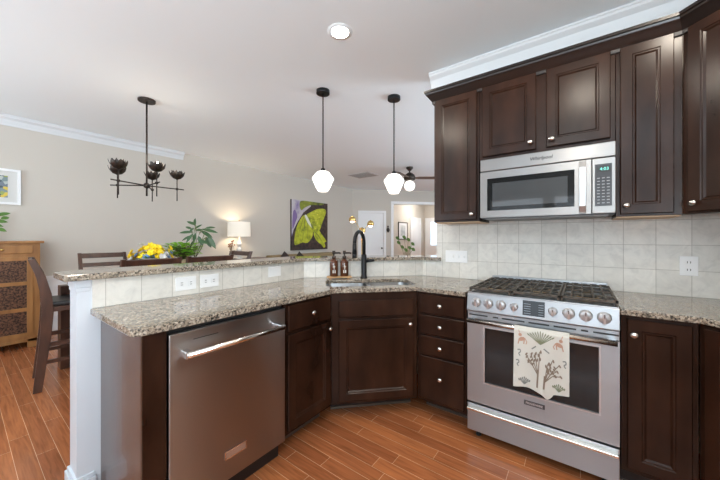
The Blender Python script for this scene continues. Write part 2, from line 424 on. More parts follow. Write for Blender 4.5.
# peninsula run (faces +x)
t = thing('end_panel', 'dark end cabinet panel under the near end of the granite counter', 'cabinet')
MB().box(-1.946, -1.392, .427, .508, .001, ZC-.002).build('side_panel', noise_mat('sheen_tinted_wood', [(.3, (.060, .043, .038)), (.7, (.095, .068, .060))], (6, 6, 1.2), .26, coat=.15, nscale=1.5), t)  # reflected sheen is put into this lighter wood colour
MB().box(-1.392, -1.372, .424, .508, .001, ZC-.002).build('face_frame', ESP, t, bevel=.0015)
cabinet('base_cabinet', 'narrow dark base cabinet between the dishwasher and the angled sink cabinet', (-1.385, 1.112, 0), PI/2, .405, .55, .11, ZC,
        [('drawer', .022, .385, .715, .868, (.205, .795)), ('door', .022, .385, .135, .695, (.36, .655))], toe=.12)
# sink cabinet on the diagonal (faces +x -y)
def diag(s, q, z=0):           # s along the face, q depth toward the wall, from the face's left end
    return (-1.385+(s-q)/s2, 1.5195+(s+q)/s2, z)
FW = .616
cabinet('sink_cabinet', 'dark angled base cabinet with a single door below the sink', (-1.385, 1.5195, 0), PI/4, FW, .4, .11, .69,
        [('drawer', .05, FW-.035, .715, .832, None), ('door', .05, FW-.035, .135, .695, (FW-.062, .655))], toe=.155)
MB().box(.0005, FW-.0005, 0, .02, .69, ZC).build('face_rail', ESP, bpy.data.objects['sink_cabinet'])
cabinet('drawer_cabinet', 'dark base cabinet with four stacked drawers left of the range', (-.947, 1.955, 0), 0, .350, .60, .11, ZC,
        [('drawer', .026, .338, .735, .868, (.18, .80)), ('drawer', .026, .338, .592, .722, (.18, .657)), ('drawer', .026, .338, .448, .579, (.18, .513)), ('drawer', .026, .338, .135, .435, (.18, .305))], toe=.16)
cabinet('base_cabinet', 'dark single-door base cabinet just right of the range', (.163, 1.955, 0), 0, .265, .60, .11, ZC,
        [('door', .022, .243, .135, .866, (.046, .795))], toe=.08)
cabinet('corner_cabinet', 'dark angled corner base cabinet at the right edge beyond the single-door one', (.430, 1.955, 0), -PI/4, .46, .36, .11, ZC,
        [('door', .025, .435, .135, .866, (.40, .795))], toe=.08, plan=[(0, 0), (.46, 0), (.79, .33), (.44, .68), (.03, .03)])
# upper cabinets
YU = 2.253; DU = YW-.012-YU
cabinet('wall_cabinet', 'tall narrow dark wall cabinet at the left end, beside the open bar', (-.945, YU, 0), 0, .347, DU, UB, UT,
        [('door', .014, .333, UB+.012, UT-.012, (.300, UB+.052))])
cabinet('wall_cabinet', 'short two-door dark wall cabinet above the microwave', (-.597, YU, 0), 0, .761, DU, 1.825, UT,
        [('door', .022, .362, 1.845, UT-.012, (.330, 1.890)), ('door', .418, .738, 1.845, UT-.012, (.450, 1.890))])
cabinet('wall_cabinet', 'tall dark wall cabinet immediately right of the microwave', (.165, YU, 0), 0, .270, DU, UB, UT,
        [('door', .018, .236, UB+.012, UT-.012, (.045, UB+.06))])
cabinet('corner_cabinet', 'tall dark angled corner wall cabinet at the upper right edge', (.436, YU, 0), -PI/4, .56, .3, UB, UT,
        [('door', .030, .53, UB+.012, UT-.012, (.065, UB+.055))], plan=[(0, 0), (.56, 0), (.80, .24), (.44, .60), (.215, .21)])
# dark crown along the upper cabinets (one continuous moulding)
path = [(-.945, YU+.29), (-.945, YU), (.436, YU), (.436+.56/s2, YU-.56/s2), (XR-.06, YU-.56/s2)]
prof = [(-.004, -.03), (.012, -.03), (.014, -.012), (.024, .0), (.040, .022), (.052, .036), (.056, .046), (.062, .050), (.062, .066), (-.004, .066)]  # (out, z)
mb = MB(); pv = [Vector(p) for p in path]; rows = []
for i, p in enumerate(pv):
    nrm = []
    if i > 0: d = (pv[i]-pv[i-1]).normalized(); nrm.append(Vector((d.y, -d.x)))
    if i < len(pv)-1: d = (pv[i+1]-pv[i]).normalized(); nrm.append(Vector((d.y, -d.x)))
    if len(nrm) == 2:
        b = (nrm[0]+nrm[1]).normalized(); off = b/b.dot(nrm[0])
    else: off = nrm[0]
    rows.append([(p.x+off.x*o, p.y+off.y*o, UT+z) for o, z in prof])
vs = [v for r in rows for v in r]; npf = len(prof); fs = []
for i in range(len(rows)-1):
    for k in range(npf):
        a = i*npf+k; b = i*npf+(k+1) % npf; fs.append((a, a+npf, b+npf, b))
fs += [tuple(range(npf)), tuple((len(rows)-1)*npf+k for k in range(npf-1, -1, -1))]
mb.add(vs, fs)
tag(mb.build('cabinet_crown', mat('dark_crown_wood', (.012, .007, .006), .3)), 'dark stepped crown moulding running along the tops of the wall cabinets', 'moulding')
# pale underside strip below uppers
UND = mat('maple_underside', (.62, .42, .25), .5)
for nm, a, b, lab in (('left', -.94, -.60, ''), ('right', .168, .43, '')):
    par = [o for o in COL.objects if o.name.startswith('wall_cabinet') and abs(o.location.x-(-.945 if nm == 'left' else .165)) < .01][0]
    MB().box(a-par.location.x, b-par.location.x, .01, DU-.005, UB-.006, UB).build('bottom_panel', UND, par)

# ================================================================== GRANITE TOPS
def rounded(pts, idx, r, n=5):
    out = []
    for i, p in enumerate(pts):
        if i not in idx: out.append(p); continue
        P = Vector(p); a = (Vector(pts[i-1])-P).normalized(); b = (Vector(pts[(i+1) % len(pts)])-P).normalized()
        for k in range(n+1):
            t = k/n; q = (P+a*r)*(1-t)**2+P*2*t*(1-t)+(P+b*r)*t*t; out.append((q.x, q.y))
    return out
def slab(name, pts, z0, z1, label, cut=None):
    o = MB().prism(pts, z0, z1).build(name, GRAN)
    if cut:
        b = o.modifiers.new('cut', 'BOOLEAN'); b.object = cut; b.solver = 'EXACT'
        dg = bpy.context.evaluated_depsgraph_get()
        me = bpy.data.meshes.new_from_object(o.evaluated_get(dg)); o.modifiers.clear(); o.data = me
        me.materials.clear(); me.materials.append(GRAN)
        for p in me.polygons: p.material_index = 0
        bpy.data.objects.remove(cut)
    bv = o.modifiers.new('bevel', 'BEVEL'); bv.width = .004; bv.segments = 2; bv.limit_method = 'ANGLE'
    return tag(o, label, 'countertop')
e2 = .0005
MS = T(*diag(FW/2, 0)) @ RZ(PI/4)       # sink frame: origin mid face, +y toward the wall
top = [(-1.353, .387), (-1.353, 1.512), (-.945, 1.922), (-.597, 1.922), (-.597, 2.552), (-1.181, 2.552), (-1.945, 1.783), (-1.945, .387)]
top = rounded(top, [0], .05)
def rrect(x0, x1, y0, y1, r, M):
    p = []
    for cx, cy, a0 in ((x1-r, y1-r, 0), (x0+r, y1-r, 90), (x0+r, y0+r, 180), (x1-r, y0+r, 270)):
        for k in range(5):
            a = math.radians(a0+k*22.5); p.append(M @ Vector((cx+r*math.cos(a), cy+r*math.sin(a), 0)))
    return [(v.x, v.y) for v in p]
SX0, SX1, SY0, SY1 = -.335, .335, .075, .415
cutter = MB().prism(rrect(SX0, SX1, SY0, SY1, .06, MS), .80, 1.0).build('cutter', GRAN)
slab('countertop', top, ZC+.0003, .914, 'long speckled granite countertop over the dishwasher and sink', cutter)
slab('countertop', [(.157, 1.922), (.428, 1.922), (.72, 1.63), (1.34, 1.63), (1.34, 2.552), (.157, 2.552)], ZC+.0003, .914, 'short speckled granite countertop right of the range')
bar = [(-1.915, .29), (-1.915, 1.773), (-1.165, 2.523), (-1.005, 2.523), (-1.005, 2.552), (-1.053, 2.565), (-1.053, 2.80), (-1.29, 2.80), (-2.205, 1.885), (-2.205, .33), (-2.165, .29)]
slab('bar_top', rounded(bar, [0], .015), 1.0585, 1.089, 'raised speckled granite bar ledge on the low tiled wall')

# sink, under the cut-out
mb = MB()
def bowl(x0, x1, y0, y1, zt, zb):
    n = 4; out = rrect(x0, x1, y0, y1, .05, MS); inn = rrect(x0+.02, x1-.02, y0+.02, y1-.02, .05, MS)
    k = len(out)
    vs = [(x, y, zt) for x, y in out]+[(x, y, zb) for x, y in inn]
    mb.add(vs, [((i+1) % k, i, k+i, k+(i+1) % k) for i in range(k)]+[tuple(range(k, 2*k))], 0, False)
    c = MS @ Vector(((x0+x1)/2, (y0+y1)/2, 0))
    mb.lathe([(.04, zb+.001), (.035, zb+.004), (.01, zb+.002)], 16, 0, T(c.x, c.y, 0))
t = thing('sink', 'undermount double-bowl steel sink in the granite below the black faucet', 'sink')
bowl(SX0-.004, -.012, SY0-.004, SY1+.004, ZC-.001, .70); mb.build('basin', STEEL, t)
mb = MB(); bowl(.012, SX1+.004, SY0-.004, SY1+.004, ZC-.001, .70); mb.build('basin', STEEL, t)
MB().box(-.012, .012, SY0, SY1, ZC-.03, ZC-.001).build('divider', STEEL, t, M=MS)

# faucet
fx, fy = -1.525, 2.093
t = thing('kitchen_faucet', 'tall black gooseneck faucet standing behind the sink', 'faucet', (fx, fy, .914))
MB().lathe([(.031, 0), (.031, .006), (.025, .012), (.0235, .03), (.0235, .20), (.018, .205)], 20).build('body', BLACKM, t)
dx, dy = .040, -.195
pts = [(0, 0, .2)]
R_ = .092
u = Vector((dx, dy, 0)).normalized()
for k in range(13):
    a = PI*k/12; pts.append(tuple(u*(R_-R_*math.cos(a))+Vector((0, 0, .305+R_*1.05*math.sin(a)))))
e = u*2*R_
MB().tube(pts, .0155, 14).build('gooseneck', BLACKM, t)
MB().tube([(e.x, e.y, .305), (e.x, e.y, .22)], [.0155, .019], 14).tube([(e.x, e.y, .22), (e.x, e.y, .185)], .019, 14).build('spray_head', BLACKM, t)
r_ = Vector((.808, .589, 0))
MB().tube([(0, 0, .145), tuple(r_*.035+Vector((0, 0, .147)))], .012, 12).tube([tuple(r_*.03+Vector((0, 0, .147))), tuple(r_*.09+Vector((0, 0, .155)))], [.0125, .0115], 10).build('lever', BLACKM, t)

# soap tray and two bottles
WOODT = noise_mat('light_wood_tray', [(.3, (.42, .23, .10)), (.7, (.60, .36, .17))], (5, 30, 30), .5)
AMBER = mat('amber_glass', (.085, .026, .010), .08, coat=.3)
LABELM = mat('pale_print', (.75, .70, .64), .6)
tc_ = Vector((-1.672, 1.934)); 
t = thing('soap_tray', 'small light wooden tray beside the faucet holding two bottles', 'tray', (tc_.x, tc_.y, .9145), PI/4)
MB().box(-.105, .105, -.045, .045, .010, .020).box(-.085, -.065, -.035, .035, 0, .010).box(.065, .085, -.035, .035, 0, .010).build('board', WOODT, t, bevel=.003)
def bottle(s, lab):
    p = Vector((tc_.x+s/s2, tc_.y+s/s2, .935))
    b = thing('soap_bottle', lab, 'bottle', tuple(p), PI/4, 'amber pump bottles on the tray')
    MB().lathe([(.032, 0), (.036, .004), (.036, .120), (.031, .136), (.014, .146), (.014, .154)], 20).build('bottle_body', AMBER, b)
    mb = MB().add([(x, -.0368+abs(x)*.12, z) for x, z in ((-.012, .03), (.012, .03), (.012, .055), (-.012, .055))], [(0, 1, 2, 3)])
    mb.add([(x, -.0368+abs(x)*.12, z) for x, z in ((-.003, .06), (.003, .06), (.003, .095), (-.003, .095))], [(0, 1, 2, 3)])
    mb.add([(x, -.0368+abs(x)*.12, z) for x, z in ((-.010, .080), (.010, .080), (.010, .086), (-.010, .086))], [(0, 1, 2, 3)])
    mb.build('label_print', LABELM, b)
    MB().lathe([(.017, .152), (.017, .172), (.007, .174), (.007, .190), (.013, .192), (.013, .218)], 14).tube([(0, 0, .198), (.045, -.005, .200), (.058, -.006, .194)], .0075, 8).build('pump', BRONZE, b)
bottle(-.045, 'left of two amber soap bottles with dark pumps on the wooden tray')
bottle(.045, 'right of two amber soap bottles with dark pumps, nearer the faucet')

# ================================================================== DISHWASHER (faces +x)
t = thing('dishwasher', 'stainless dishwasher with a bar handle under the granite peninsula', 'dishwasher', (-1.36, .512, 0), PI/2)
W_ = .592
MB().box(.004, W_-.004, .028, .56, .10, ZC-.006).build('tub', BLACK, t)
MB().box(.0, W_, 0, .027, .105, .862).build('door', STEELD, t, bevel=.004)
MB().box(.006, W_-.006, .055, .30, .001, .10).build('toe_kick', BLACK, t)
MB().tube([(.045, -.052, .775), (W_-.045, -.052, .775)], .0125, 16).build('handle_bar', mat('bright_handle_steel', (.80, .76, .70), .2, 1), t)
for x in (.058, W_-.058):
    MB().box(x-.014, x+.014, -.055, 0, .760, .790).build('handle_bracket', CHROME, t, bevel=.003)
f = MB().box(.235, .348, -.004, 0, .206, .248).build('badge', CHROME, t, bevel=.001)
MB().box(.241, .342, -.005, -.004, .212, .242).build('badge_face', mat('badge_grey', (.60, .58, .57), .35, .9), f)
MB().box(.095, .205, -.0008, 0, .8205, .8235).build('vent_slot', DARKSLOT, t)

# ================================================================== RANGE
RX0, RX1 = -.578, .155; YR = 1.905
t = thing('gas_range', 'freestanding stainless steel gas range set between the dark base cabinets', 'stove', (RX0, YR, 0))
RW = RX1-RX0
MB().box(.002, RW-.002, .03, .64, .06, .905).build('body', mat('range_side', (.10, .10, .105), .4, .5), t)
# sloped control panel
mb = MB().extr_x([(.06, .808), (-.010, .808), (-.013, .813), (.001, .912), (.010, .918), (.06, .918)][::-1], 0, RW)
mb.build('control_panel', STEEL, t, bevel=.002)
pn = Vector((0, -1, .126)).normalized()
def onp(z): return -.013+(z-.806)*(.015/.119)
def un_x(X): return X-RX0
KNOBM = mat('knob_steel', (.52, .53, .55), .4, .6)
kn = [(-.520, .0255), (-.450, .0255), (-.380, .0265), (-.310, .020), (-.121, .020), (-.050, .026), (.022, .0265), (.096, .027)]
for X, r in kn:
    M = T(un_x(X), onp(.866), .866) @ RX(PI/2+.126)
    k = MB().lathe([(r*1.10, 0), (r*1.10, .003), (r, .005), (r*.96, .018), (r*.86, .021), (.001, .0215)], 24, M=M).build('knob', KNOBM, t)
    MB().box(-.0055, .0055, -r*.95, r*.95, .02, .031, M=M).build('grip', SATIN, k, bevel=.001)
    MB().box(-.0015, .0015, r*.2, r*.9, .0312, .0318, M=M).build('pointer', DARKSLOT, k)
M = T(0, 0, 0)
def pquad(xa, xb, za, zb, o): return [(xa, onp(za)-o, za), (xb, onp(za)-o, za), (xb, onp(zb)-o, zb), (xa, onp(zb)-o, zb)]
dsp = MB().add(pquad(.312, .420, .826, .908, .0012), [(0, 1, 2, 3)]).build('display', mat('display_glass', (.020, .025, .032), .3), t)
DPM = mat('display_print', (.30, .35, .40), .5)
for xa, xb in ((.318, .352), (.390, .414)):
    mb = MB()
    for k in range(5): mb.box(xa, xb, -.0008, 0, k*.013, k*.013+.0022)
    mb.build('display_marks', DPM, dsp, M=T(0, onp(.836)-.0015, .836) @ RX(-.126))
# upper trim with vent slots
MB().box(0, RW, .006, .03, .758, .803).build('vent_trim', STEEL, t, bevel=.002)
mb = MB()
for xa, xb in ((.01, .12), (.15, .18), (.20, .32), (.34, .44), (.46, .56), (.58, .61), (.63, .73)): mb.box(xa, xb, .0035, .006, .779, .787)
mb.box(0.003, RW-.003, .008, .03, .803, .808)
mb.build('vent_slots', DARKSLOT, t)
# oven door
DR = MB()
zb, zt, xa, xb, wa, wb = .240, .755, .012, RW-.012, .378, .712
DR.box(0, RW, 0, .03, zb, wa).box(0, RW, 0, .03, wb, zt).box(0, .105, 0, .03, wa, wb).box(RW-.080, RW, 0, .03, wa, wb)
dr = DR.build('oven_door', STEEL, t)
mb = MB(); fr = .008
mb.box(.097, RW-.072, -.003, 0, wa-.008, wa).box(.097, RW-.072, -.003, 0, wb, wb+.008).box(.097, .105, -.003, 0, wa, wb).box(RW-.080, RW-.072, -.003, 0, wa, wb)
mb.build('window_frame', SATIN, dr)
MB().box(.105, RW-.080, .006, .012, wa, wb).build('oven_window', BGLASS, dr)
MB().tube([(.012, -.050, .756), (RW-.012, -.050, .756)], .013, 16).build('door_handle', mat('warm_handle_steel', (.80, .77, .72), .22, 1), dr)
for x in (.03, RW-.03): MB().box(x-.014, x+.014, -.05, 0, .742, .768).build('handle_bracket', CHROME, dr, bevel=.003)
bd = MB().box(.318, .420, -.004, 0, .318, .342).build('badge', mat('badge_black', (.06, .06, .065), .3), dr)
# storage drawer
dw = MB().box(0, RW, 0, .03, .060, .228).build('storage_drawer', STEEL, t, bevel=.002)
MB().box(.004, RW-.004, -.030, 0, .196, .212).build('drawer_handle', mat('warm_rail_steel', (.82, .77, .69), .2, 1), dw, bevel=.004)
for x in (.05, RW-.05):
    for y in (.07, .55): MB().lathe([(.016, .001), (.016, .012), (.010, .012), (.010, .060)], 12, M=T(x, y, 0)).build('foot', BLACK, t)
# cooktop
MB().box(0, RW, .004, .645, .895, .921).build('cooktop', STEEL, t, bevel=.003)
MB().box(.02, RW-.02, .03, .60, .921, .924).build('burner_pan', BLACK, t)
for x, y, r in ((.13, .17, .045), (.13, .44, .038), (.369, .30, .055), (.61, .17, .05), (.61, .44, .035)):
    b = MB().lathe([(r*1.3, .924), (r*1.25, .929), (r, .931), (r, .936)], 20, M=T(x, y, 0)).build('burner', mat('burner_brass', (.45, .33, .20), .4, .8), t)
    MB().lathe([(r*.85, .936), (r*.85, .941), (r*.7, .943)], 20, M=T(x, y, 0)).build('burner_cap', BLACK, b)
for i in range(3):
    xa = .006+i*(RW-.008)/3+.002; xb = .006+(i+1)*(RW-.008)/3-.002; ya, yb = .014, .595; b = .006
    mb = MB(); z0, z1 = .940, .951
    mb.box(xa, xb, ya, ya+2*b, z0-.002, z1).box(xa, xb, yb-2*b, yb, z0-.002, z1).box(xa, xa+2*b, ya, yb, z0-.002, z1).box(xb-2*b, xb, ya, yb, z0-.002, z1)
    for q in range(1, 5): x = xa+(xb-xa)*q/5; mb.box(x-b*.7, x+b*.7, ya, yb, z0+.003, z1+.003)
    for q in (.25, .5, .75): y = ya+(yb-ya)*q; mb.box(xa, xb, y-b*.7, y+b*.7, z0, z1)
    for x in (xa+b, xb-b):
        for y in (ya+b, yb-b, (ya+yb)/2): mb.box(x-b, x+b, y-b, y+b, .924, z0)
    mb.build('grate', IRON, t, bevel=.0015, seg=1)
MB().box(.012, RW-.012, .602, .640, .921, .966).build('rear_vent', STEEL, t, bevel=.003)
mb = MB()
for q in range(14): mb.box(.03+q*.05, .065+q*.05, .600, .602, .948, .954)
mb.build('rear_vent_slots', DARKSLOT, t)

def text(body, size, M, m, parent, name='lettering', depth=.0004, align='CENTER'):
    cu = bpy.data.curves.new(name, 'FONT'); cu.body = body; cu.size = size; cu.extrude = depth; cu.align_x = align; cu.align_y = 'CENTER'; cu.resolution_u = 3; cu.offset = size*.012; cu.shear = .2 if name == 'logo' else 0
    o = bpy.data.objects.new(name, cu); COL.objects.link(o)
    dg = bpy.context.evaluated_depsgraph_get(); me = bpy.data.meshes.new_from_object(o.evaluated_get(dg))
    COL.objects.unlink(o); bpy.data.objects.remove(o)
    me.transform(M); me.materials.clear(); me.materials.append(m)
    q = bpy.data.objects.new(name, me); COL.objects.link(q); q.parent = parent
    return q
text('FRIGIDAIRE', .0165, T(.369, -.0045, .330) @ RX(PI/2), mat('badge_letters', (.7, .7, .72), .3, .6), bd)

# tea towel over the oven handle
CLOTH = mat('cream_cotton', (.60, .59, .54), .9)
P_G = mat('print_sage_green', (.20, .22, .14), .9); P_B = mat('print_taupe_brown', (.22, .17, .13), .9)
P_P = mat('print_peach', (.48, .29, .21), .9); P_K = mat('print_grey', (.20, .21, .20), .9)
tx0, tx1 = -.300, -.046; yh = YR-.050
ztop = .770; zbot = .435
def ty(x, z):
    t_ = (ztop-z)/(ztop-zbot); u_ = (x-tx0)/(tx1-tx0)
    return yh-.0165-.007*t_*math.sin(u_*13+1.0)-.004*t_*math.sin(u_*5)
def tz(u_): return zbot+.010*math.sin(u_*7)+(.012 if u_ > .72 else 0)-.018*math.exp(-((u_-.62)/.06)**2)
mb = MB(); NU, NV = 26, 16; vs = []
def gridpts(off):
    vs = []
    for j in range(NV+1):
        for i in range(NU+1):
            u_ = i/NU; zb_ = tz(u_); z = ztop-.004-(ztop-.004-zb_)*j/NV; x = tx0+(tx1-tx0)*u_
            vs.append((x+(-.004*j/NV if i == 0 else 0), ty(x, z)+off, z))
    return vs
vs = gridpts(0)
# over the bar and down the back
fold = []
for a in range(1, 7):
    th = PI*a/7
    for i in range(NU+1):
        x = tx0+(tx1-tx0)*i/NU; fold.append((x, yh-.0165*math.cos(th), .756+.0165*math.sin(th)))
back = []
for j in range(0, 8):
    for i in range(NU+1):
        x = tx0+(tx1-tx0)*i/NU; back.append((x, yh+.0165+.003*math.sin(i*.6)*j/8, .757-j*.035))
rows = [vs[j*(NU+1):(j+1)*(NU+1)] for j in range(NV, -1, -1)]+[fold[a*(NU+1):(a+1)*(NU+1)] for a in range(6)]+[back[j*(NU+1):(j+1)*(NU+1)] for j in range(8)]
allv = [v for r in rows for v in r]; fs = []
for j in range(len(rows)-1):
    for i in range(NU): a = j*(NU+1)+i; fs.append((a, a+1, a+NU+2, a+NU+1))
mb.add(allv, fs, 0, True)
O_ = .0015
def tp(u_, v_):       # towel print point: u right, v up (0..1)
    x = tx0+(tx1-tx0)*u_; z = zbot+.012+(ztop-zbot-.012)*v_
    return (x, ty(x, z)-O_, z)
def stroke(p, w, mi):
    for (a, b), (c, d) in zip(p[:-1], p[1:]):
        ln = math.hypot(c-a, d-b) or 1; nx, ny = -(d-b)/ln*w/2, (c-a)/ln*w/2
        mb.add([tp(a+nx, b+ny), tp(a-nx, b-ny), tp(c-nx, d-ny), tp(c+nx, d+ny)], [(0, 1, 2, 3)], mi)
def blob(cx, cy, rx, ry, mi, ang=0):
    p = [];
    for k in range(8):
        q = 2*PI*k/8; X = rx*math.cos(q); Y = ry*math.sin(q)
        p.append(tp(cx+X*math.cos(ang)-Y*math.sin(ang), cy+X*math.sin(ang)+Y*math.cos(ang)))
    mb.add(p, [tuple(range(8))], mi)
for a in range(-5, 6):                                     # spiky plant at the top
    stroke([(.50, .76), (.50+a*.045, .96-abs(a)*.012)], .014, 1)
    blob(.50+a*.045, .955-abs(a)*.012, .010, .03, 1, -a*.18)
for x0_, s in ((.15, 1), (.83, -1)):                       # little animals at both sides
    blob(x0_, .80, .07, .035, 3, .3*s); blob(x0_-.03*s, .87, .035, .028, 3); stroke([(x0_-.05*s, .78), (x0_-.07*s, .71)], .022, 3); stroke([(x0_+.05*s, .80), (x0_+.04*s, .72)], .022, 3)
    stroke([(x0_-.04*s, .90), (x0_-.06*s, .95)], .014, 3); stroke([(x0_+.06*s, .82), (x0_+.10*s, .76), (x0_+.08*s, .72)], .016, 3)
stroke([(.34, .66), (.42, .72)], .02, 4); stroke([(.66, .64), (.56, .70)], .02, 4)
for (a, b), (c, d) in (((.44, .04), (.46, .34)), ((.56, .04), (.58, .26))): stroke([(a, b), (c, d)], .032, 2)
for cx, cy, br in ((.46, .34, [(-.20, .12), (-.14, .24), (-.06, .26), (.03, .30), (-.24, .22)]), (.58, .26, [(.08, .10), (.20, .10), (.24, .20), (.13, .26), (.05, .2), (.26, .03)])):
    for dx_, dy_ in br:
        stroke([(cx, cy-.1), (cx+dx_*.5, cy+dy_*.35), (cx+dx_, cy+dy_)], .016, 2)
        for k in range(3):
            f_ = .6+k*.2; blob(cx+dx_*f_+.02*(-1)**k, cy+dy_*f_, .016, .032, 2, dx_*3)
for y_, x_ in ((.58, .10), (.40, .07), (.52, .92)): stroke([(x_-.03, y_+.03), (x_+.02, y_+.04), (x_+.03, y_), (x_-.01, y_-.03), (x_+.02, y_-.07)], .02, 4)
for cx, mi in ((.20, 4), (.82, 1)):
    for a in range(-3, 4): stroke([(cx, .04), (cx+a*.035, .17-abs(a)*.014)], .013, mi); blob(cx+a*.033, .15-abs(a)*.014, .012, .022, mi, -a*.2)
tw = mb.build('tea_towel', [CLOTH, P_G, P_B, P_P, P_K])
tag(tw, 'cream tea towel printed with plants and foxes hanging on the oven handle', 'towel')

# ================================================================== MICROWAVE
MX0, MX1 = -.577, .162; YM = 2.20; MW = MX1-MX0
t = thing('microwave', 'stainless over-the-range microwave below the short wall cabinet', 'microwave', (MX0, YM, 0))
MB().box(.002, MW-.002, .025, YW-.013-YM, 1.400, 1.815).build('body', mat('microwave_body', (.06, .06, .06), .5), t)
tr = MB().box(0, MW, 0, .025, 1.731, 1.813).build('vent_panel', STEELM, t, bevel=.003)
mb = MB(); Z0, Z1 = 1.405, 1.725; da, db = 0, .628
wz0, wz1, wx0, wx1 = 1.452, 1.677, .046, .548
mb.box(da, db, 0, .025, Z0, wz0).box(da, db, 0, .025, wz1, Z1).box(da, wx0, 0, .025, wz0, wz1).box(wx1, db, 0, .025, wz0, wz1)
md = mb.build('door', STEELM, t)
MB().box(wx0, wx1, .004, .010, wz0, wz1).build('door_window', BGLASS, md)
MB().box(wx0+.035, wx1-.035, .002, .004, wz0+.028, wz1-.035).build('window_screen', mat('tinted_screen', (.045, .05, .055), .05, coat=1), md)
MB().extr_x([(-.004, 1.418), (-.016, 1.412), (-.034, 1.45), (-.040, 1.565), (-.034, 1.68), (-.016, 1.718), (-.004, 1.712), (-.020, 1.675), (-.026, 1.565), (-.020, 1.455)], .570, .604).box(.572, .602, -.017, 0, 1.410, 1.430).box(.572, .602, -.017, 0, 1.700, 1.720).build('handle', mat('satin_handle', (.50, .50, .50), .38, 1), md, bevel=.003)
cp = MB().box(.632, MW, 0, .025, Z0, Z1).build('control_panel', STEELM, t, bevel=.003)
kp = MB().box(.645, .722, -.003, 0, 1.447, 1.690).build('keypad', mat('keypad_grey', (.05, .052, .058), .2), cp)
MB().box(.652, .716, -.004, -.003, 1.640, 1.680).build('display', BLACK, kp)
text('4:03', .024, T(.688, -.0045, 1.660) @ RX(PI/2), mat('green_digits', (.1, .4, .35), .5, emit=(.25, 1, .8), es=.6), kp, 'clock_digits')
mb = MB()
for r in range(9):
    for c in range(3): mb.box(.655+c*.022, .668+c*.022, -.0036, -.003, 1.462+r*.018, 1.467+r*.018)
mb.build('key_markings', mat('key_print', (.30, .31, .33), .6), kp)
MB().box(.03, MW-.03, .03, .30, 1.392, 1.400).build('underside_grille', mat('grille_grey', (.20, .20, .20), .5), t)
text('Whirlpool', .030, T(.372, -.0006, 1.773) @ RX(PI/2), mat('logo_grey', (.025, .025, .03), .5, spec=.1), tr, 'logo')

# ================================================================== OUTLET PLATES
def plate(label, loc, rz, wd, ht, kind, group=None):
    t = thing('outlet_plate' if kind != 'switch' else 'switch_plate', label, 'outlet' if kind != 'switch' else 'switch', loc, rz)
    MB().box(-wd/2, wd/2, -.006, 0, -ht/2, ht/2).build('cover', PLATE, t, bevel=.002)
    if kind == 'h':
        for s in (-1, 1):
            f = MB().box(s*.026-.016, s*.026+.016, -.0075, -.006, -.016, .016).build('receptacle', PLATE, t, bevel=.001)
            MB().box(s*.026-.006, s*.026+.006, -.0082, -.0075, -.008, -.005).box(s*.026-.006, s*.026+.006, -.0082, -.0075, .005, .008).build('slots', DARKSLOT, f)
    if kind == 'v':
        for s in (-1, 1):
            f = MB().box(-.016, .016, -.0075, -.006, s*.022-.014, s*.022+.014).build('receptacle', PLATE, t, bevel=.001)
            MB().box(-.008, -.005, -.0082, -.0075, s*.022-.006, s*.022+.006).box(.005, .008, -.0082, -.0075, s*.022-.006, s*.022+.006).build('slots', DARKSLOT, f)
    if kind == 'switch':
        for i, x in enumerate((-.070, -.024, .024, .070)):
            if i == 0: MB().box(x-.015, x+.015, -.0085, -.006, -.033, .033).build('rocker', PLATE, t, bevel=.001)
            else: MB().box(x-.004, x+.004, -.016, -.006, -.008, .010).build('toggle', PLATE, t, bevel=.001)
    return t
xp = -1.947
plate('white outlet plate nearest the white end post on the bar wall', (xp, .826, .985), PI/2, .117, .082, 'h')
plate('middle of the three white plates along the bar wall, beside another outlet', (xp, .968, .985), PI/2, .117, .082, 'h')
plate('plain white plate on the bar wall farthest from the end post', (xp, 1.475, .999), PI/2, .117, .080, 'blank')
plate('wide white switch plate on the tiles left of the range', (-.869, YW-.0102, 1.101), 0, .190, .103, 'switch')
plate('single white outlet plate on the tiles right of the range', (.517, YW-.0102, 1.096), 0, .077, .115, 'v')

# ================================================================== PENDANTS
def pendant(x, y, lab):
    t = thing('pendant_light', lab, 'pendant light', (x, y, 0), 0, 'faceted white pendants over the bar')
    MB().lathe([(.064, H-.036), (.066, H-.034), (.066, H-.0005)], 28).build('canopy', BLACKM, t)
    MB().tube([(0, 0, 1.95), (0, 0, H-.03)], .0065, 10).build('stem', BLACKM, t)
    MB().lathe([(.022, 1.925), (.022, 1.955), (.012, 1.960)], 16).build('socket_cap', BLACKM, t)
    n = 10
    mb = MB().lathe([(.046, 1.725), (.070, 1.762), (.109, 1.852), (.107, 1.866), (.062, 1.922), (.040, 1.930)], n, smooth=False, M=RZ(.2))
    mb.build('glass_shade', OPAL, t, bevel=.004, seg=2)
    return t
pendant(-2.085, 2.165, 'left hanging black pendant with white faceted shade, over the raised bar')
pendant(-1.578, 2.70, 'right hanging black pendant with white faceted shade, in front of the fan')

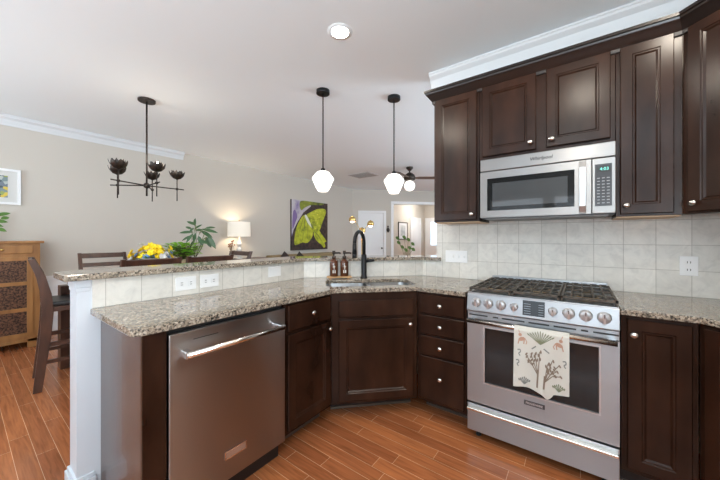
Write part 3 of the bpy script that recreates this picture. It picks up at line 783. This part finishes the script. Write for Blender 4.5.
# ================================================================== CHANDELIER
t = thing('chandelier', 'dark bronze chandelier with lotus cups above the dining table', 'chandelier', (-3.75, 1.2, 0))
MB().lathe([(.078, H-.022), (.08, H-.018), (.08, H-.0005)], 28).build('canopy', BRONZE, t)
MB().tube([(0, 0, 1.71), (0, 0, H-.02)], .009, 10).build('rod', BRONZE, t)
MB().ball((0, 0, 1.822), .032).build('hub', BRONZE, t)
for a, r, lit in ((87, .29, 0), (0, .27, 1), (152, .29, 0), (222, .29, 0), (292, .29, 0)):
    q = math.radians(a); c, s = math.cos(q), math.sin(q)
    arm = MB().tube([(0, 0, 1.822), (c*(r+.07), s*(r+.07), 1.822)], .0065, 8).build('arm', BRONZE, t)
    MB().ball((c*r, s*r, 1.822), .016).build('joint', BRONZE, arm)
    MB().tube([(c*r, s*r, 1.685), (c*r, s*r, 1.945)], .0055, 8).build('candle_stem', BRONZE, arm)
    mb = MB().lathe([(.008, 1.93), (.03, 1.945), (.038, 1.96)], 12, M=T(c*r, s*r, 0))
    for ring, (n_, r1, r2, z2, wd) in enumerate(((7, .036, .074, 2.022, .056), (6, .028, .052, 2.032, .050))):
        for k in range(n_):
            b = 2*PI*(k+.5*ring)/n_; e_ = Vector((math.cos(b), math.sin(b), 0)); sd = Vector((-e_.y, e_.x, 0)); o_ = Vector((c*r, s*r, 0))
            P = []
            for tt, rr, zz, ww in ((0, .012, 1.935, .35), (.35, r1*.95, 1.945, .85), (.7, (r1+r2)/2*1.12, 1.975, 1), (.9, r2, 2.006, .65), (1, r2*1.02, z2, .05)):
                for sg in (-1, 0, 1): P.append(o_+e_*(rr+(.004 if sg == 0 else 0))+sd*sg*wd/2*ww+Vector((0, 0, zz)))
            F = []
            for i in range(4): F += [(i*3, i*3+1, i*3+4, i*3+3), (i*3+1, i*3+2, i*3+5, i*3+4)]
            mb.add(P, F, 0, True)
    mb.build('lotus_cup', BRONZE, arm)
    if lit: MB().ball((c*r, s*r, 2.015), .020).build('bulb', BULB, arm)
point('chandelier_glow', (-3.48, 1.2, 2.06), 4)

# ================================================================== DOWNLIGHTS, VENT, FAN
for i, (x, y) in enumerate(DOWNLIGHTS):
    if i == 0:
        t = thing('recessed_light', 'round recessed ceiling light shining above the kitchen, left of the wall cabinets', 'ceiling light', (x, y, 0))
        MB().lathe([(.062, H-.004), (.088, H-.003), (.090, H-.0005)], 28, cap=False).build('trim_ring', CEIL, t)
        MB().lathe([(.0615, H-.003), (.0615, H-.0006)], 28).build('lens', LENS, t)
    spot('downlight', (x, y, H-.012), (22, 30, 28, 34, 20)[i])
for x, y in ((-3.6, 4.6), (-1.5, 5.5), (-3.2, 7.4), (-4.4, 10.3)):
    spot('far_fill_spot', (x, y, H-.012), 12)  # added fill spots for the far rooms, without fixtures
point('hall_light', (-4.75, 10.7, H-.3), 30, (1, .97, .92), .12)
t = thing('recessed_light', 'small bright ceiling light in the far entry hall', 'ceiling light', (-4.75, 10.7, 0))
MB().lathe([(.12, H-.02), (.12, H-.0005)], 24).build('lens', LENS, t)
t = thing('air_vent', 'flat white ceiling air vent left of the right pendant', 'vent', (-4.12, 5.63, 0))
MB().box(-.29, .29, -.22, .22, H-.010, H-.0005).build('frame', mat('vent_white', (.58, .58, .58), .5), t)
mb = MB()
for k in range(12): mb.box(-.26, .26, -.19+k*.033, -.178+k*.033, H-.014, H-.010)
mb.build('louvres', mat('vent_grey', (.40, .40, .40), .5), t)
FANW = mat('fan_blade_wood', (.11, .075, .055), .4)
t = thing('ceiling_fan', 'dark bronze ceiling fan with one white globe in the living room', 'fan', (-2.88, 5.57, 0))
MB().lathe([(.03, H-.075), (.07, H-.03), (.07, H-.0005)], 20).build('canopy', BRONZE, t)
MB().tube([(0, 0, 2.6), (0, 0, H-.05)], .013, 10).build('downrod', BRONZE, t)
MB().lathe([(.05, 2.455), (.11, 2.475), (.125, 2.52), (.10, 2.575), (.045, 2.62)], 24).build('motor', BRONZE, t)
for k in range(3):
    M = T(0, 0, 2.515) @ RZ(math.radians(36+120*k)) @ RX(-.2)
    MB().prism([(.11, -.03), (.20, -.055), (.64, -.065), (.66, -.03), (.66, .03), (.64, .065), (.20, .055), (.11, .03)], -.004, .004, M=M).build('blade', FANW, t)
MB().ball((0, 0, 2.350), .112, n=20).build('globe', OPAL, t)

# ================================================================== FLOOR LAMP with three brass heads
t = thing('floor_lamp', 'brass floor lamp with three small globe heads behind the faucet', 'lamp', (-3.10, 4.19, 0))
MB().lathe([(.14, .001), (.14, .02), (.02, .03)], 24).build('base', BRASS, t)
MB().tube([(0, 0, .02), (0, 0, 1.30)], .009, 10).build('pole', BRASS, t)
for hx, hy, hz in ((-3.225+3.10, 4.083-4.19, 1.585), (-2.968+3.10, 4.271-4.19, 1.508), (.01, -.005, 1.385)):
    arm = MB().tube([(0, 0, 1.28), (hx*.3, hy*.3, 1.28+(hz-1.28)*.55), (hx, hy, hz+.06)], .005, 8).build('arm', BRASS, t)
    n = 10
    MB().lathe([(.060*math.sin(a), .060*math.cos(a)) for a in [PI*(.66-.62*k/n) for k in range(n+1)]], 20, M=T(hx, hy, hz), cap=False).lathe([(.010, .058), (.010, .066)], 8, M=T(hx, hy, hz)).build('lamp_head', BRASS, arm)
    MB().ball((hx, hy, hz-.016), .042).build('bulb', mat('warm_globe', (1, .9, .7), .4, emit=(1, .86, .62), es=5), arm)

# ================================================================== LIVING SIDE: table lamp, console, painting, sofa, cushions
WALNUT = noise_mat('walnut', [(.3, (.045, .022, .013)), (.7, (.10, .050, .028))], (3, 30, 30), .35, coat=.15)
t = thing('console_table', 'dark console table against the wall, mostly behind the dining chairs', 'table', (-5.37, 3.25, 0))
MB().box(-.20, .20, -.55, .55, .83, .86).build('tabletop', WALNUT, t, bevel=.004)
MB().box(-.18, .18, -.52, .52, .72, .83).build('apron', WALNUT, t)
for sx in (-.17, .17):
    for sy in (-.51, .51): MB().box(sx-.02, sx+.02, sy-.02, sy+.02, .001, .72).build('leg', WALNUT, t)
t = thing('table_lamp', 'table lamp with a glowing white drum shade by the wall', 'lamp', (-5.35, 3.232, .8605))
GLASSB = mat('clear_crystal', (.85, .87, .86), .08, .3, coat=.6)
MB().lathe([(.07, 0), (.07, .015), (.02, .02), (.02, .03)]+[(.02+.030*math.sin(PI*((i % 6)+.5)/6), .03+i*.0175) for i in range(18)]+[(.012, .36), (.012, .42)], 20).build('base', GLASSB, t)
def shade_mat():
    m = mat('linen_shade', (.70, .67, .60), .8, emit=(1, .90, .74), es=.30)
    return m
MB().lathe([(.210, .43), (.204, .712)], 36, cap=False).lathe([(.203, .712), (.209, .43)], 36, cap=False).build('lamp_shade', shade_mat(), t)
MB().tube([(0, 0, .42), (0, 0, .73)], .004, 8).ball((0, 0, .738), .010).build('finial', BRASS, t)
MB().ball((0, 0, .55), .03).build('bulb', BULB, t)
point('table_lamp_light', (-5.35, 3.232, .8605+.57), 10, (1, .80, .56), .045)
# dried flowers in small vase
t = thing('bud_vase', 'small vase of dried stems left of the table lamp', 'vase', (-5.20, 2.98, .8605))
MB().lathe([(.03, 0), (.045, .06), (.025, .14), (.03, .16)], 16).build('vase', mat('smoky_vase', (.20, .15, .12), .2), t)
mb = MB()
for k in range(14):
    a = k*2.4; r = .02+.05*random.random(); h = .24+.12*random.random()
    mb.tube([(0, 0, .14), (r*math.cos(a), r*math.sin(a), h)], .0025, 5); mb.ball((r*math.cos(a), r*math.sin(a), h), .014, 1, n=8)
mb.build('dried_stems', [mat('dry_stem', (.25, .17, .10), .8), mat('dry_bloom', (.40, .20, .12), .8)], t)

# moth painting on canvas
DKB = noise_mat('painting_dark', [(.35, (.018, .010, .010)), (.7, (.075, .040, .030))], (14, 14, 14), .5, 6)
LIME = noise_mat('painting_lime', [(.3, (.16, .20, .010)), (.5, (.42, .46, .015)), (.75, (.62, .64, .05))], (9, 9, 9), .5, 6)
t = thing('canvas_painting', 'tall canvas painting of a lime green winged moth on dark ground', 'painting', (XL, 4.70, .965), PI/2)
PW, PH = 1.245, 1.225
MB().box(0, PW, -.045, -.002, 0, PH).build('canvas', DKB, t)
PUR = noise_mat('painting_lilac', [(.3, (.20, .14, .34)), (.5, (.48, .44, .50)), (.75, (.62, .60, .56))], (4, 4, 4), .5, 4)
OLV = noise_mat('painting_olive', [(.3, (.06, .08, .01)), (.7, (.30, .34, .03))], (6, 6, 6), .5, 5)
PWHT = mat('painting_white', (.70, .72, .60), .5)
mb = MB()
def smooth(p, n=4):
    o = []; L_ = len(p)
    for i in range(L_):
        a, b, c, d = [Vector(p[(i+k) % L_]) for k in (-1, 0, 1, 2)]
        for k in range(n):
            t_ = k/n; o.append(tuple(.5*((2*b)+(c-a)*t_+(2*a-5*b+4*c-d)*t_**2+(3*b-a-3*c+d)*t_**3)))
    return o
def pp(pts, mi, o, sm=True):
    if sm: pts = smooth(pts)
    pts = [(min(max(x, 0), 1), min(max(z, 0), 1)) for x, z in pts]
    n_ = len(pts); c = Vector((sum(p[0] for p in pts)/n_, sum(p[1] for p in pts)/n_))
    mb.add([(x*PW, -.045-o, z*PH) for x, z in pts], [tuple(range(n_))], mi)
pp([(0, .26), (.05, .40), (.14, .55), (.30, .76), (.50, .90), (.50, 1), (0, 1)], 0, .0008, False)
pp([(.24, .80), (.34, .86), (.52, .93), (.80, .95), (.86, 1), (.30, 1), (.20, .93)], 3, .0012)
pp([(.02, .42), (.10, .56), (.14, .68), (.08, .80), (.03, .72)], 4, .0013)
pp([(.07, .12), (.16, .115), (.28, .155), (.36, .14), (.44, .16), (.52, .24), (.56, .34), (.54, .50), (.46, .60), (.38, .68), (.30, .70), (.22, .62), (.13, .47), (.08, .30)], 1, .002)
pp([(.40, .66), (.46, .52), (.56, .38), (.66, .34), (.76, .42), (.82, .54), (.88, .66), (.94, .78), (.93, .86), (.84, .88), (.66, .85), (.50, .78), (.38, .72)], 1, .0022)
pp([(.58, .34), (.62, .24), (.70, .16), (.80, .10), (.88, .03), (.93, .06), (.90, .14), (.96, .17), (.90, .24), (.82, .32), (.74, .40), (.64, .42)], 1, .0024)
for a, b, c, d, e_, f in ((.30, .66, .22, .45, .14, .22), (.34, .66, .32, .42, .26, .18), (.40, .62, .42, .42, .40, .20), (.46, .72, .62, .74, .88, .82), (.48, .66, .64, .62, .86, .70), (.52, .58, .64, .50, .76, .50), (.60, .38, .72, .28, .86, .12)):
    pp([(a-.006, b), (c-.006, d), (e_, f), (c+.010, d+.01), (a+.010, b)], 3, .0028)
pp([(.33, .70), (.38, .71), (.46, .60), (.53, .47), (.49, .48), (.40, .57)], 2, .0032)
pp([(.50, .52), (.53, .55), (.58, .46), (.55, .43)], 3, .0034)
for k in range(7): pp([(.62+.05*(k % 3), .80-.06*k), (.64+.05*(k % 3), .79-.06*k), (.66+.05*(k % 3), .82-.06*k)], 5, .003)
mb.build('painted_moth', [PUR, LIME, PWHT, OLV, mat('painting_violet', (.20, .13, .32), .6), mat('painting_yellow', (.75, .72, .10), .6)], t)

SOFA = mat('tan_fabric', (.30, .22, .12), .9); CUSH = mat('dark_cushion', (.035, .025, .022), .9)
t = thing('sofa', 'tan sofa against the wall under the moth painting, only its top showing', 'sofa', (-5.05, 4.95, 0), -PI/2)   # back toward -x
def softbox(x0, x1, y0, y1, z0, z1, name, m, p, bv=.04): return MB().box(x0, x1, y0, y1, z0, z1).build(name, m, p, bevel=bv, seg=4)
t.rotation_euler = (0, 0, PI/2)   # local -y faces the room (+x)
softbox(-1.0, 1.0, -.42, .42, .10, .42, 'seat_base', SOFA, t)
softbox(-1.0, 1.0, .24, .48, .42, .885, 'backrest', SOFA, t)
for s in (-1, 1): softbox(s*.90-.10, s*.90+.10, -.42, .42, .42, .64, 'armrest', SOFA, t)
for s in (-1, 1): softbox(s*.40-.39, s*.40+.39, -.44, .22, .42, .56, 'seat_cushion', SOFA, t)
for sx in (-.9, .9):
    for sy in (-.35, .35): MB().box(sx-.025, sx+.025, sy-.025, sy+.025, .001, .10).build('leg', WALNUT, t)
for i, (y, z, lab) in enumerate(((4.17, .775, 'left dark throw cushion, its corner peeking above the bar beneath the painting'), (4.59, .755, 'right dark throw cushion, its corner peeking above the bar beneath the painting'))):
    M = T(-5.12, y, z) @ RZ(PI/2) @ RX(-.2) @ RY(PI/4)
    mb = MB(); n = 8; vs = []; fs = []
    for sgn in (-1, 1):
        for a in range(n+1):
            for b in range(n+1):
                u_ = a/n*2-1; v_ = b/n*2-1; th = .07*max(0, (1-u_**4)*(1-v_**4))**.6
                vs.append((u_*.15, sgn*th*.85, v_*.15))
    for sI in (0, 1):
        for a in range(n):
            for b in range(n):
                q = sI*(n+1)**2+a*(n+1)+b; f = (q, q+1, q+n+2, q+n+1); fs.append(f if sI else f[::-1])
    mb.add(vs, fs, 0, True, M)
    tag(mb.build('throw_cushion', CUSH), lab, 'cushion', 'dark throw cushions on the sofa')

# wall ornament on the diagonal wall, foyer picture, foyer plant
t = thing('wall_ornament', 'small dark teardrop wall ornament right of the white interior door', 'ornament')
mb = MB().lathe([(.004, -.11), (.035, -.07), (.055, -.02), (.03, .03), (.012, .05), (.03, .08), (.006, .115)], 14, M=MD @ T(1.10, -.03, 1.535) @ Matrix.Diagonal((1, .4, 1, 1)))
mb.build('carving', BRONZE, t)
t = thing('framed_picture', 'dark framed picture with white mat hanging in the far hall', 'picture', (XL, 9.88, 1.20), PI/2)
fw_, fh_ = .73, .68
mb = MB(); e = .035
mb.box(0, fw_, -.03, -.002, 0, e).box(0, fw_, -.03, -.002, fh_-e, fh_).box(0, e, -.03, -.002, e, fh_-e).box(fw_-e, fw_, -.03, -.002, e, fh_-e)
mb.build('frame', BRONZE, t)
MB().box(e, fw_-e, -.015, -.002, e, fh_-e).build('mat_board', mat('mat_white', (.75, .76, .78), .6), t)
MB().box(.17, fw_-.17, -.017, -.015, .15, fh_-.13).build('print', noise_mat('grey_print', [(.3, (.28, .32, .36)), (.7, (.60, .62, .62))], (5, 5, 5), .5), t)

GREEN = mat('leaf_green', (.09, .20, .035), .45); GREEN2 = mat('leaf_bright_green', (.34, .66, .06), .55, spec=.2); GREEN3 = mat('leaf_dark_green', (.045, .10, .035), .4)
STEM = mat('plant_stem', (.14, .17, .05), .6)
def leafy(parent, seed, n, r, z0, z1, ll, lw, m, cx=0, cy=0, name='foliage', droop=.3, mats=None):
    rnd = random.Random(seed); mb = MB()
    for k in range(n):
        a = k*2.399+rnd.random()*.5; f = rnd.random(); rr = r*(.25+.75*rnd.random()); z = z0+(z1-z0)*f
        b = Vector((cx+rr*.5*math.cos(a), cy+rr*.5*math.sin(a), z)); e_ = Vector((cx+rr*math.cos(a), cy+rr*math.sin(a), z+.02))
        d_ = Vector((math.cos(a), math.sin(a), .25+.5*rnd.random()-.2)).normalized()
        mb.tube([(cx, cy, z0-.05), tuple(b), tuple(e_)], .0018, 5, 1)
        mb.leaf(e_, e_+d_*ll*(.7+.5*rnd.random()), lw*(.8+.4*rnd.random()), 0, droop, .12)
    return mb.build(name, [m, STEM], parent)
t = thing('potted_plant', 'broad-leaved green plant standing in the far entry hall', 'plant', (-4.62, 8.72, 0))
MB().lathe([(.12, .001), (.15, .38), (.14, .40)], 20).build('pot', mat('grey_pot', (.35, .34, .33), .6), t)
mb = MB(); rnd = random.Random(5)
for px_, pz_ in ((-.30, 1.27), (-.08, 1.30), (.06, 1.22), (.20, 1.08), (-.14, .98), (.10, .95), (-.02, .88), (-.26, 1.12), (.22, .90)):
    q = Vector((px_*.808, px_*.589, pz_)); mb.tube([(0, 0, .38), tuple(q*.5+Vector((0, 0, .3))), tuple(q)], .006, 6, 1)
    mb.leaf(q+Vector((-.05, -.02, .03)), q+Vector((.06, .02, -.05)), .12, 0, .1, .1, up=Vector((.6, -.8, .3)))
mb.build('foliage', [GREEN, STEM], t)

# ================================================================== DINING SET
CHW = noise_mat('dark_chair_wood', [(.3, (.040, .017, .011)), (.7, (.095, .040, .024))], (12, 12, 3), .30, coat=.25, nscale=1.5)
LEATH = mat('black_leather', (.018, .017, .018), .32)
t = thing('dining_table', 'tall dark wooden dining table behind the bar carrying the flowers', 'table', (-3.68, 1.225, 0))
MB().box(-.50, .50, -.64, .64, .885, .915).build('tabletop', CHW, t, bevel=.005)
MB().box(-.44, .44, -.58, .58, .80, .885).build('apron', CHW, t)
for sx in (-.40, .40):
    for sy in (-.575, .575): MB().box(sx-.065, sx+.065, sy-.065, sy+.065, .001, .80).build('leg', CHW, t, bevel=.004)
GC = 'tall dark ladder-back chairs round the dining table'
def make_chair(label, loc, rz):
    t = thing('dining_chair', label, 'chair', loc, rz, GC)
    w2 = .205
    bow = [(-.228, .001), (-.208, .20), (-.182, .45), (-.170, .66), (-.180, .80), (-.210, .95), (-.262, 1.090)]
    for s in (-1, 1):
        mb = MB(); vs = []; tx = .0145; ty_ = [.026, .029, .033, .035, .032, .027, .020]
        for (y, z), ww in zip(bow, ty_):
            for dx_, dy_ in ((-1, -1), (1, -1), (1, 1), (-1, 1)): vs.append((s*w2+dx_*tx, y+dy_*ww, z))
        fs = [(3, 2, 1, 0), tuple(range(24, 28))]
        for i in range(6):
            for k in range(4): fs.append((i*4+k, i*4+(k+1) % 4, i*4+4+(k+1) % 4, i*4+4+k))
        mb.add(vs, fs); mb.build('back_post', CHW, t, bevel=.003)
        MB().box(s*w2-.018, s*w2+.018, .165, .205, .001, .650).build('leg', CHW, t, bevel=.003)
        MB().box(s*w2-.010, s*w2+.010, -.18, .17, .36, .395).build('side_stretcher', CHW, t)
        MB().box(s*w2-.010, s*w2+.010, -.20, .17, .22, .25).build('side_stretcher', CHW, t)
    MB().box(-w2, w2, .175, .195, .25, .29).build('footrest', CHW, t)
    for y, z0, z1 in ((-.250, 1.030, 1.085), (-.222, .930, .975), (-.198, .830, .865)):
        MB().box(-w2+.01, w2-.01, -.010, .010, z0-z0, z1-z0, M=T(0, y, z0) @ RX(.30)).build('back_slat', CHW, t, bevel=.003)
    MB().box(-.215, .215, -.17, .20, .645, .685).build('seat_frame', CHW, t, bevel=.004)
    MB().box(-.205, .205, -.15, .205, .685, .725).build('seat_cushion', LEATH, t, bevel=.016, seg=3)
    return t
ch = make_chair('chair at the near left end of the dining table, its black seat fully in view', (-3.755, .635, 0), math.radians(-5.5))
dup(ch, (-4.345, 1.03, 0), -PI/2, 'ladder-back chair on the wall side of the dining table, left of the flowers')
dup(ch, (-3.19, .985, 0), PI/2, 'dark chair back just behind the bar, directly in front of the flowers')
dup(ch, (-3.19, 1.475, 0), PI/2, 'dark chair back just behind the bar, in front of the tall green plant')
dup(ch, (-3.66, 1.99, 0), PI, 'chair at the far right end of the dining table, below the table lamp')

# flower bowl
t = thing('flower_arrangement', 'low arrangement of yellow flowers in a bowl on the dining table', 'flowers', (-3.58, 1.185, .9155))
MB().lathe([(.06, 0), (.10, .05), (.135, .14), (.13, .145)], 20).build('bowl', mat('pewter_bowl', (.22, .22, .21), .3, .6), t)
YEL = mat('petal_yellow', (1.0, .78, .03), .6); BLU = mat('petal_blue', (.18, .32, .50), .6); RED = mat('petal_burgundy', (.22, .02, .04), .6); WHT = mat('petal_white', (.8, .8, .78), .6)
rnd = random.Random(11)
def bloom(p, r, m):
    mb = MB(); ax = Vector((p[0]*2, p[1]*2, .16)).normalized(); q = ax.to_track_quat('Z', 'Y').to_matrix().to_4x4(); M = T(*p) @ q
    for ring, (n_, rr, zz) in enumerate(((7, 1, .1), (6, .7, .35))):
        for k in range(n_):
            a = 2*PI*(k+.5*ring)/n_; c, s = math.cos(a)*r*rr, math.sin(a)*r*rr; x, y = -math.sin(a)*r*.35, math.cos(a)*r*.35
            mb.add([(0, 0, 0), (c*.6+x, s*.6+y, r*zz), (c, s, r*(zz+.25)), (c*.6-x, s*.6-y, r*zz)], [(0, 1, 2, 3)], 0, True, M)
    mb.ball((0, 0, r*.2), r*.28, n=8, M=M)
    return mb.build('bloom', m, t)
Rv = Vector((.808, .589, 0)); Dv = Vector((-.589, .808, 0))
for k in range(62):
    lat = -.165+.33*rnd.random(); dep = rnd.uniform(-.11, .10); z = .135+.125*math.sqrt(max(0, 1-(lat/.205)**2))*rnd.uniform(.0, 1.1)
    c = YEL if (z > .195 or rnd.random() < .25) else rnd.choice([BLU, RED, WHT, BLU, YEL])
    if lat < -.12: c = YEL; z = min(z, .165)
    p = Rv*lat+Dv*dep; bloom((p.x, p.y, z), rnd.uniform(.030, .044), c)
mb = MB()
for k in range(60):
    a = rnd.random()*2*PI; r = rnd.uniform(.04, .17); z = rnd.uniform(.09, .22); p = Vector((r*math.cos(a), r*math.sin(a), z))
    mb.leaf(p*.6, p, .03, 0, .1, .1)
p = Rv*-.10
mb.tube([tuple(p*.4+Vector((0, 0, .10))), tuple(p+Vector((0, 0, .285)))], .0015, 5)
mb.build('foliage', GREEN, t)
for dx_ in (-.012, .012): bloom((p.x+dx_, p.y+dx_, .285+dx_*.3), .016, WHT)

# bright green bushy plant and tall striped-leaf plant
WOODP = mat('pale_planter', (.52, .40, .25), .6)
t = thing('potted_plant', 'bushy bright green plant in a pale planter on the dining table', 'plant', (-3.655, 1.52, .9155))
MB().lathe([(.055, 0), (.07, .10), (.066, .105)], 16).build('pot', WOODP, t)
leafy(t, 3, 260, .17, .12, .265, .055, .055, GREEN2, droop=.15)
def stripe_leaf():
    m = mat('variegated_leaf', (.06, .12, .03), .4)
    return m
t = thing('potted_plant', 'tall plant with long dark drooping leaves on the dining table', 'plant', (-3.56, 1.60, .9155))
MB().lathe([(.05, 0), (.065, .10), (.06, .105)], 16).build('pot', mat('olive_pot', (.20, .24, .10), .5), t)
mb = MB()
def leafpt(px_, py_, dd=0):  # lateral (m right), height above the table top
    q = Rv*px_+Dv*dd; return Vector((q.x, q.y, py_))
stems = [((0, .10), (.02, .49)), ((0, .10), (-.03, .42)), ((0, .10), (.12, .42)), ((0, .10), (.14, .36))]
for (a, b), (c, d) in stems: mb.tube([tuple(leafpt(a, b)), tuple(leafpt((a+c)/2+.01, (b+d)/2)), tuple(leafpt(c, d))], .004, 6, 1)
LV = [(0.023, 0.483, 0.046, 0.575, 0.045), (0.023, 0.494, -0.069, 0.54, 0.04), (0.0, 0.448, 0.092, 0.506, 0.035), (-0.023, 0.414, -0.195, 0.414, 0.045), (-0.046, 0.448, -0.138, 0.483, 0.035), (0.0, 0.391, -0.057, 0.299, 0.05), (0.092, 0.448, 0.287, 0.414, 0.045), (0.08, 0.425, 0.207, 0.356, 0.05), (0.149, 0.368, 0.23, 0.23, 0.06), (0.115, 0.356, 0.161, 0.241, 0.06), (0.034, 0.437, 0.126, 0.437, 0.04), (0.023, 0.402, 0.011, 0.31, 0.045), (0.046, 0.368, 0.092, 0.264, 0.05), (-0.046, 0.368, -0.161, 0.322, 0.045), (-0.011, 0.322, -0.092, 0.23, 0.05), (0.069, 0.322, 0.184, 0.287, 0.045), (0.0, 0.46, -0.046, 0.402, 0.04), (0.126, 0.46, 0.241, 0.471, 0.035)]
for i, (a, b, c, d, wd) in enumerate(LV):
    dd = ((i % 5)-2)*.03; mb.tube([tuple(leafpt(a*.6, b-.05)), tuple(leafpt(a, b, dd*.5))], .0025, 5, 1)
    mb.leaf(leafpt(a, b, dd*.5), leafpt(c, d, dd), wd, 0, .06, .12, up=Vector((.5, -.7, .6)))
mb.build('foliage', [GREEN3, STEM], t)

# ================================================================== HUTCH, PRINT, VINE
OAK = noise_mat('honey_oak', [(.3, (.24, .105, .030)), (.7, (.40, .19, .060))], (14, 14, 2.5), .38, 6, coat=.2)
TIN = noise_mat('punched_copper_panel', [(.40, (.035, .018, .012)), (.60, (.17, .085, .05))], (70, 70, 70), .38, 5, metal=.5, bump=.8)
t = thing('pie_safe_cabinet', 'honey oak cabinet with dark textured panels at the left edge', 'cabinet', (-5.13, .58, 0), PI/2)
# local x = world y, -y faces the room (+x); body runs to local x = 0 at its right end
BW = 1.05
MB().box(-BW, 0, .0, .44, .10, 1.20).build('body', OAK, t, bevel=.003)
MB().box(-BW-.03, .03, -.03, .455, 1.20, 1.228).build('top', OAK, t, bevel=.005)
mb = MB().prism([(-BW, 0), (-BW+.14, 0), (-BW+.14, .03), (-BW, .03)], .001, .10).prism([(-.10, 0), (0, 0), (0, .03), (-.10, .03)], .001, .10).box(-BW, 0, 0, .03, .07, .10).box(-.03, 0, .03, .44, .001, .10).box(-BW, -BW+.03, .03, .44, .001, .10)
mb.build('bracket_feet', OAK, t, bevel=.003)
for x0_, x1_ in ((-BW+.03, -BW/2-.012), (-BW/2+.012, -.06)):
    f = MB().box(x0_, x1_, -.018, 0, 1.085, 1.175).build('drawer', OAK, t, bevel=.006)
    MB().lathe([(.008, 0), (.016, .016), (.014, .024), (.003, .028)], 14, M=T((x0_+x1_)/2, -.018, 1.130) @ RX(PI/2)).build('knob', BRASS, f)
    d = MB(); e = .045
    d.box(x0_, x0_+e, -.018, 0, .14, 1.045).box(x1_-e, x1_, -.018, 0, .14, 1.045)
    zz = [.14, .445, .745, 1.045]
    d.box(x0_+e, x1_-e, -.018, 0, .14, .18).box(x0_+e, x1_-e, -.018, 0, .425, .465).box(x0_+e, x1_-e, -.018, 0, .725, .765).box(x0_+e, x1_-e, -.018, 0, 1.005, 1.045)
    d = d.build('door', OAK, t)
    for a, b in ((.18, .425), (.465, .725), (.765, 1.005)): MB().box(x0_+e, x1_-e, -.006, 0, a, b).build('panel', TIN, d)
t = thing('framed_print', 'white framed colourful print on the wall above the oak cabinet', 'picture', (XL, -.10, 1.665), PI/2)
fw_, fh_, e = .57, .43, .028
mb = MB().box(0, fw_, -.03, -.002, 0, e).box(0, fw_, -.03, -.002, fh_-e, fh_).box(0, e, -.03, -.002, e, fh_-e).box(fw_-e, fw_, -.03, -.002, e, fh_-e)
mb.build('frame', WHITE, t, bevel=.003)
MB().box(e, fw_-e, -.015, -.002, e, fh_-e).build('mat_board', mat('mat_cream', (.62, .62, .60), .7), t)
m = mat('collage_art', (.4, .4, .3), .6); tcn = N(m, 'ShaderNodeTexCoord'); vo = N(m, 'ShaderNodeTexVoronoi', Scale=28.0); L(m, tcn.outputs['Object'], vo.inputs['Vector'])
sp = N(m, 'ShaderNodeSeparateColor'); L(m, vo.outputs['Color'], sp.inputs[0])
rr_ = ramp(m, sp.outputs[0], [(0, (.07, .10, .11)), (.2, (.20, .27, .28)), (.4, (.45, .50, .48)), (.58, (.66, .50, .08)), (.72, (.30, .36, .10)), (.86, (.16, .20, .24))], 'CONSTANT'); L(m, rr_.outputs[0], B(m).inputs['Base Color'])
MB().box(.105, fw_-.105, -.017, -.015, .085, fh_-.085).build('artwork', m, t)
t = thing('potted_plant', 'trailing green plant on the oak cabinet at the left edge', 'plant', (-5.33, .20, 1.2285))
MB().lathe([(.05, 0), (.075, .10), (.07, .11)], 16).build('pot', mat('white_pot', (.6, .58, .55), .4), t)
mb = MB()
for a, b, c, d, e_, f in ((0, .0, .26, .02, .10, .33), (.02, .06, .28, .0, .17, .34), (.0, .05, .22, .02, .15, .23), (.0, .0, .2, -.02, .12, .18), (0, 0, .28, 0, .05, .36), (.0, .1, .25, .0, .16, .28), (0, -.05, .25, .0, -.15, .3), (0, .06, .14, .03, .14, .12)):
    mb.tube([(0, 0, .09), (a, b, c)], .003, 5, 1); mb.leaf((a, b, c), (d, e_, f), .055, 0, .15, .12, up=Vector((.8, 0, .5)))
mb.build('foliage', [GREEN, STEM], t)
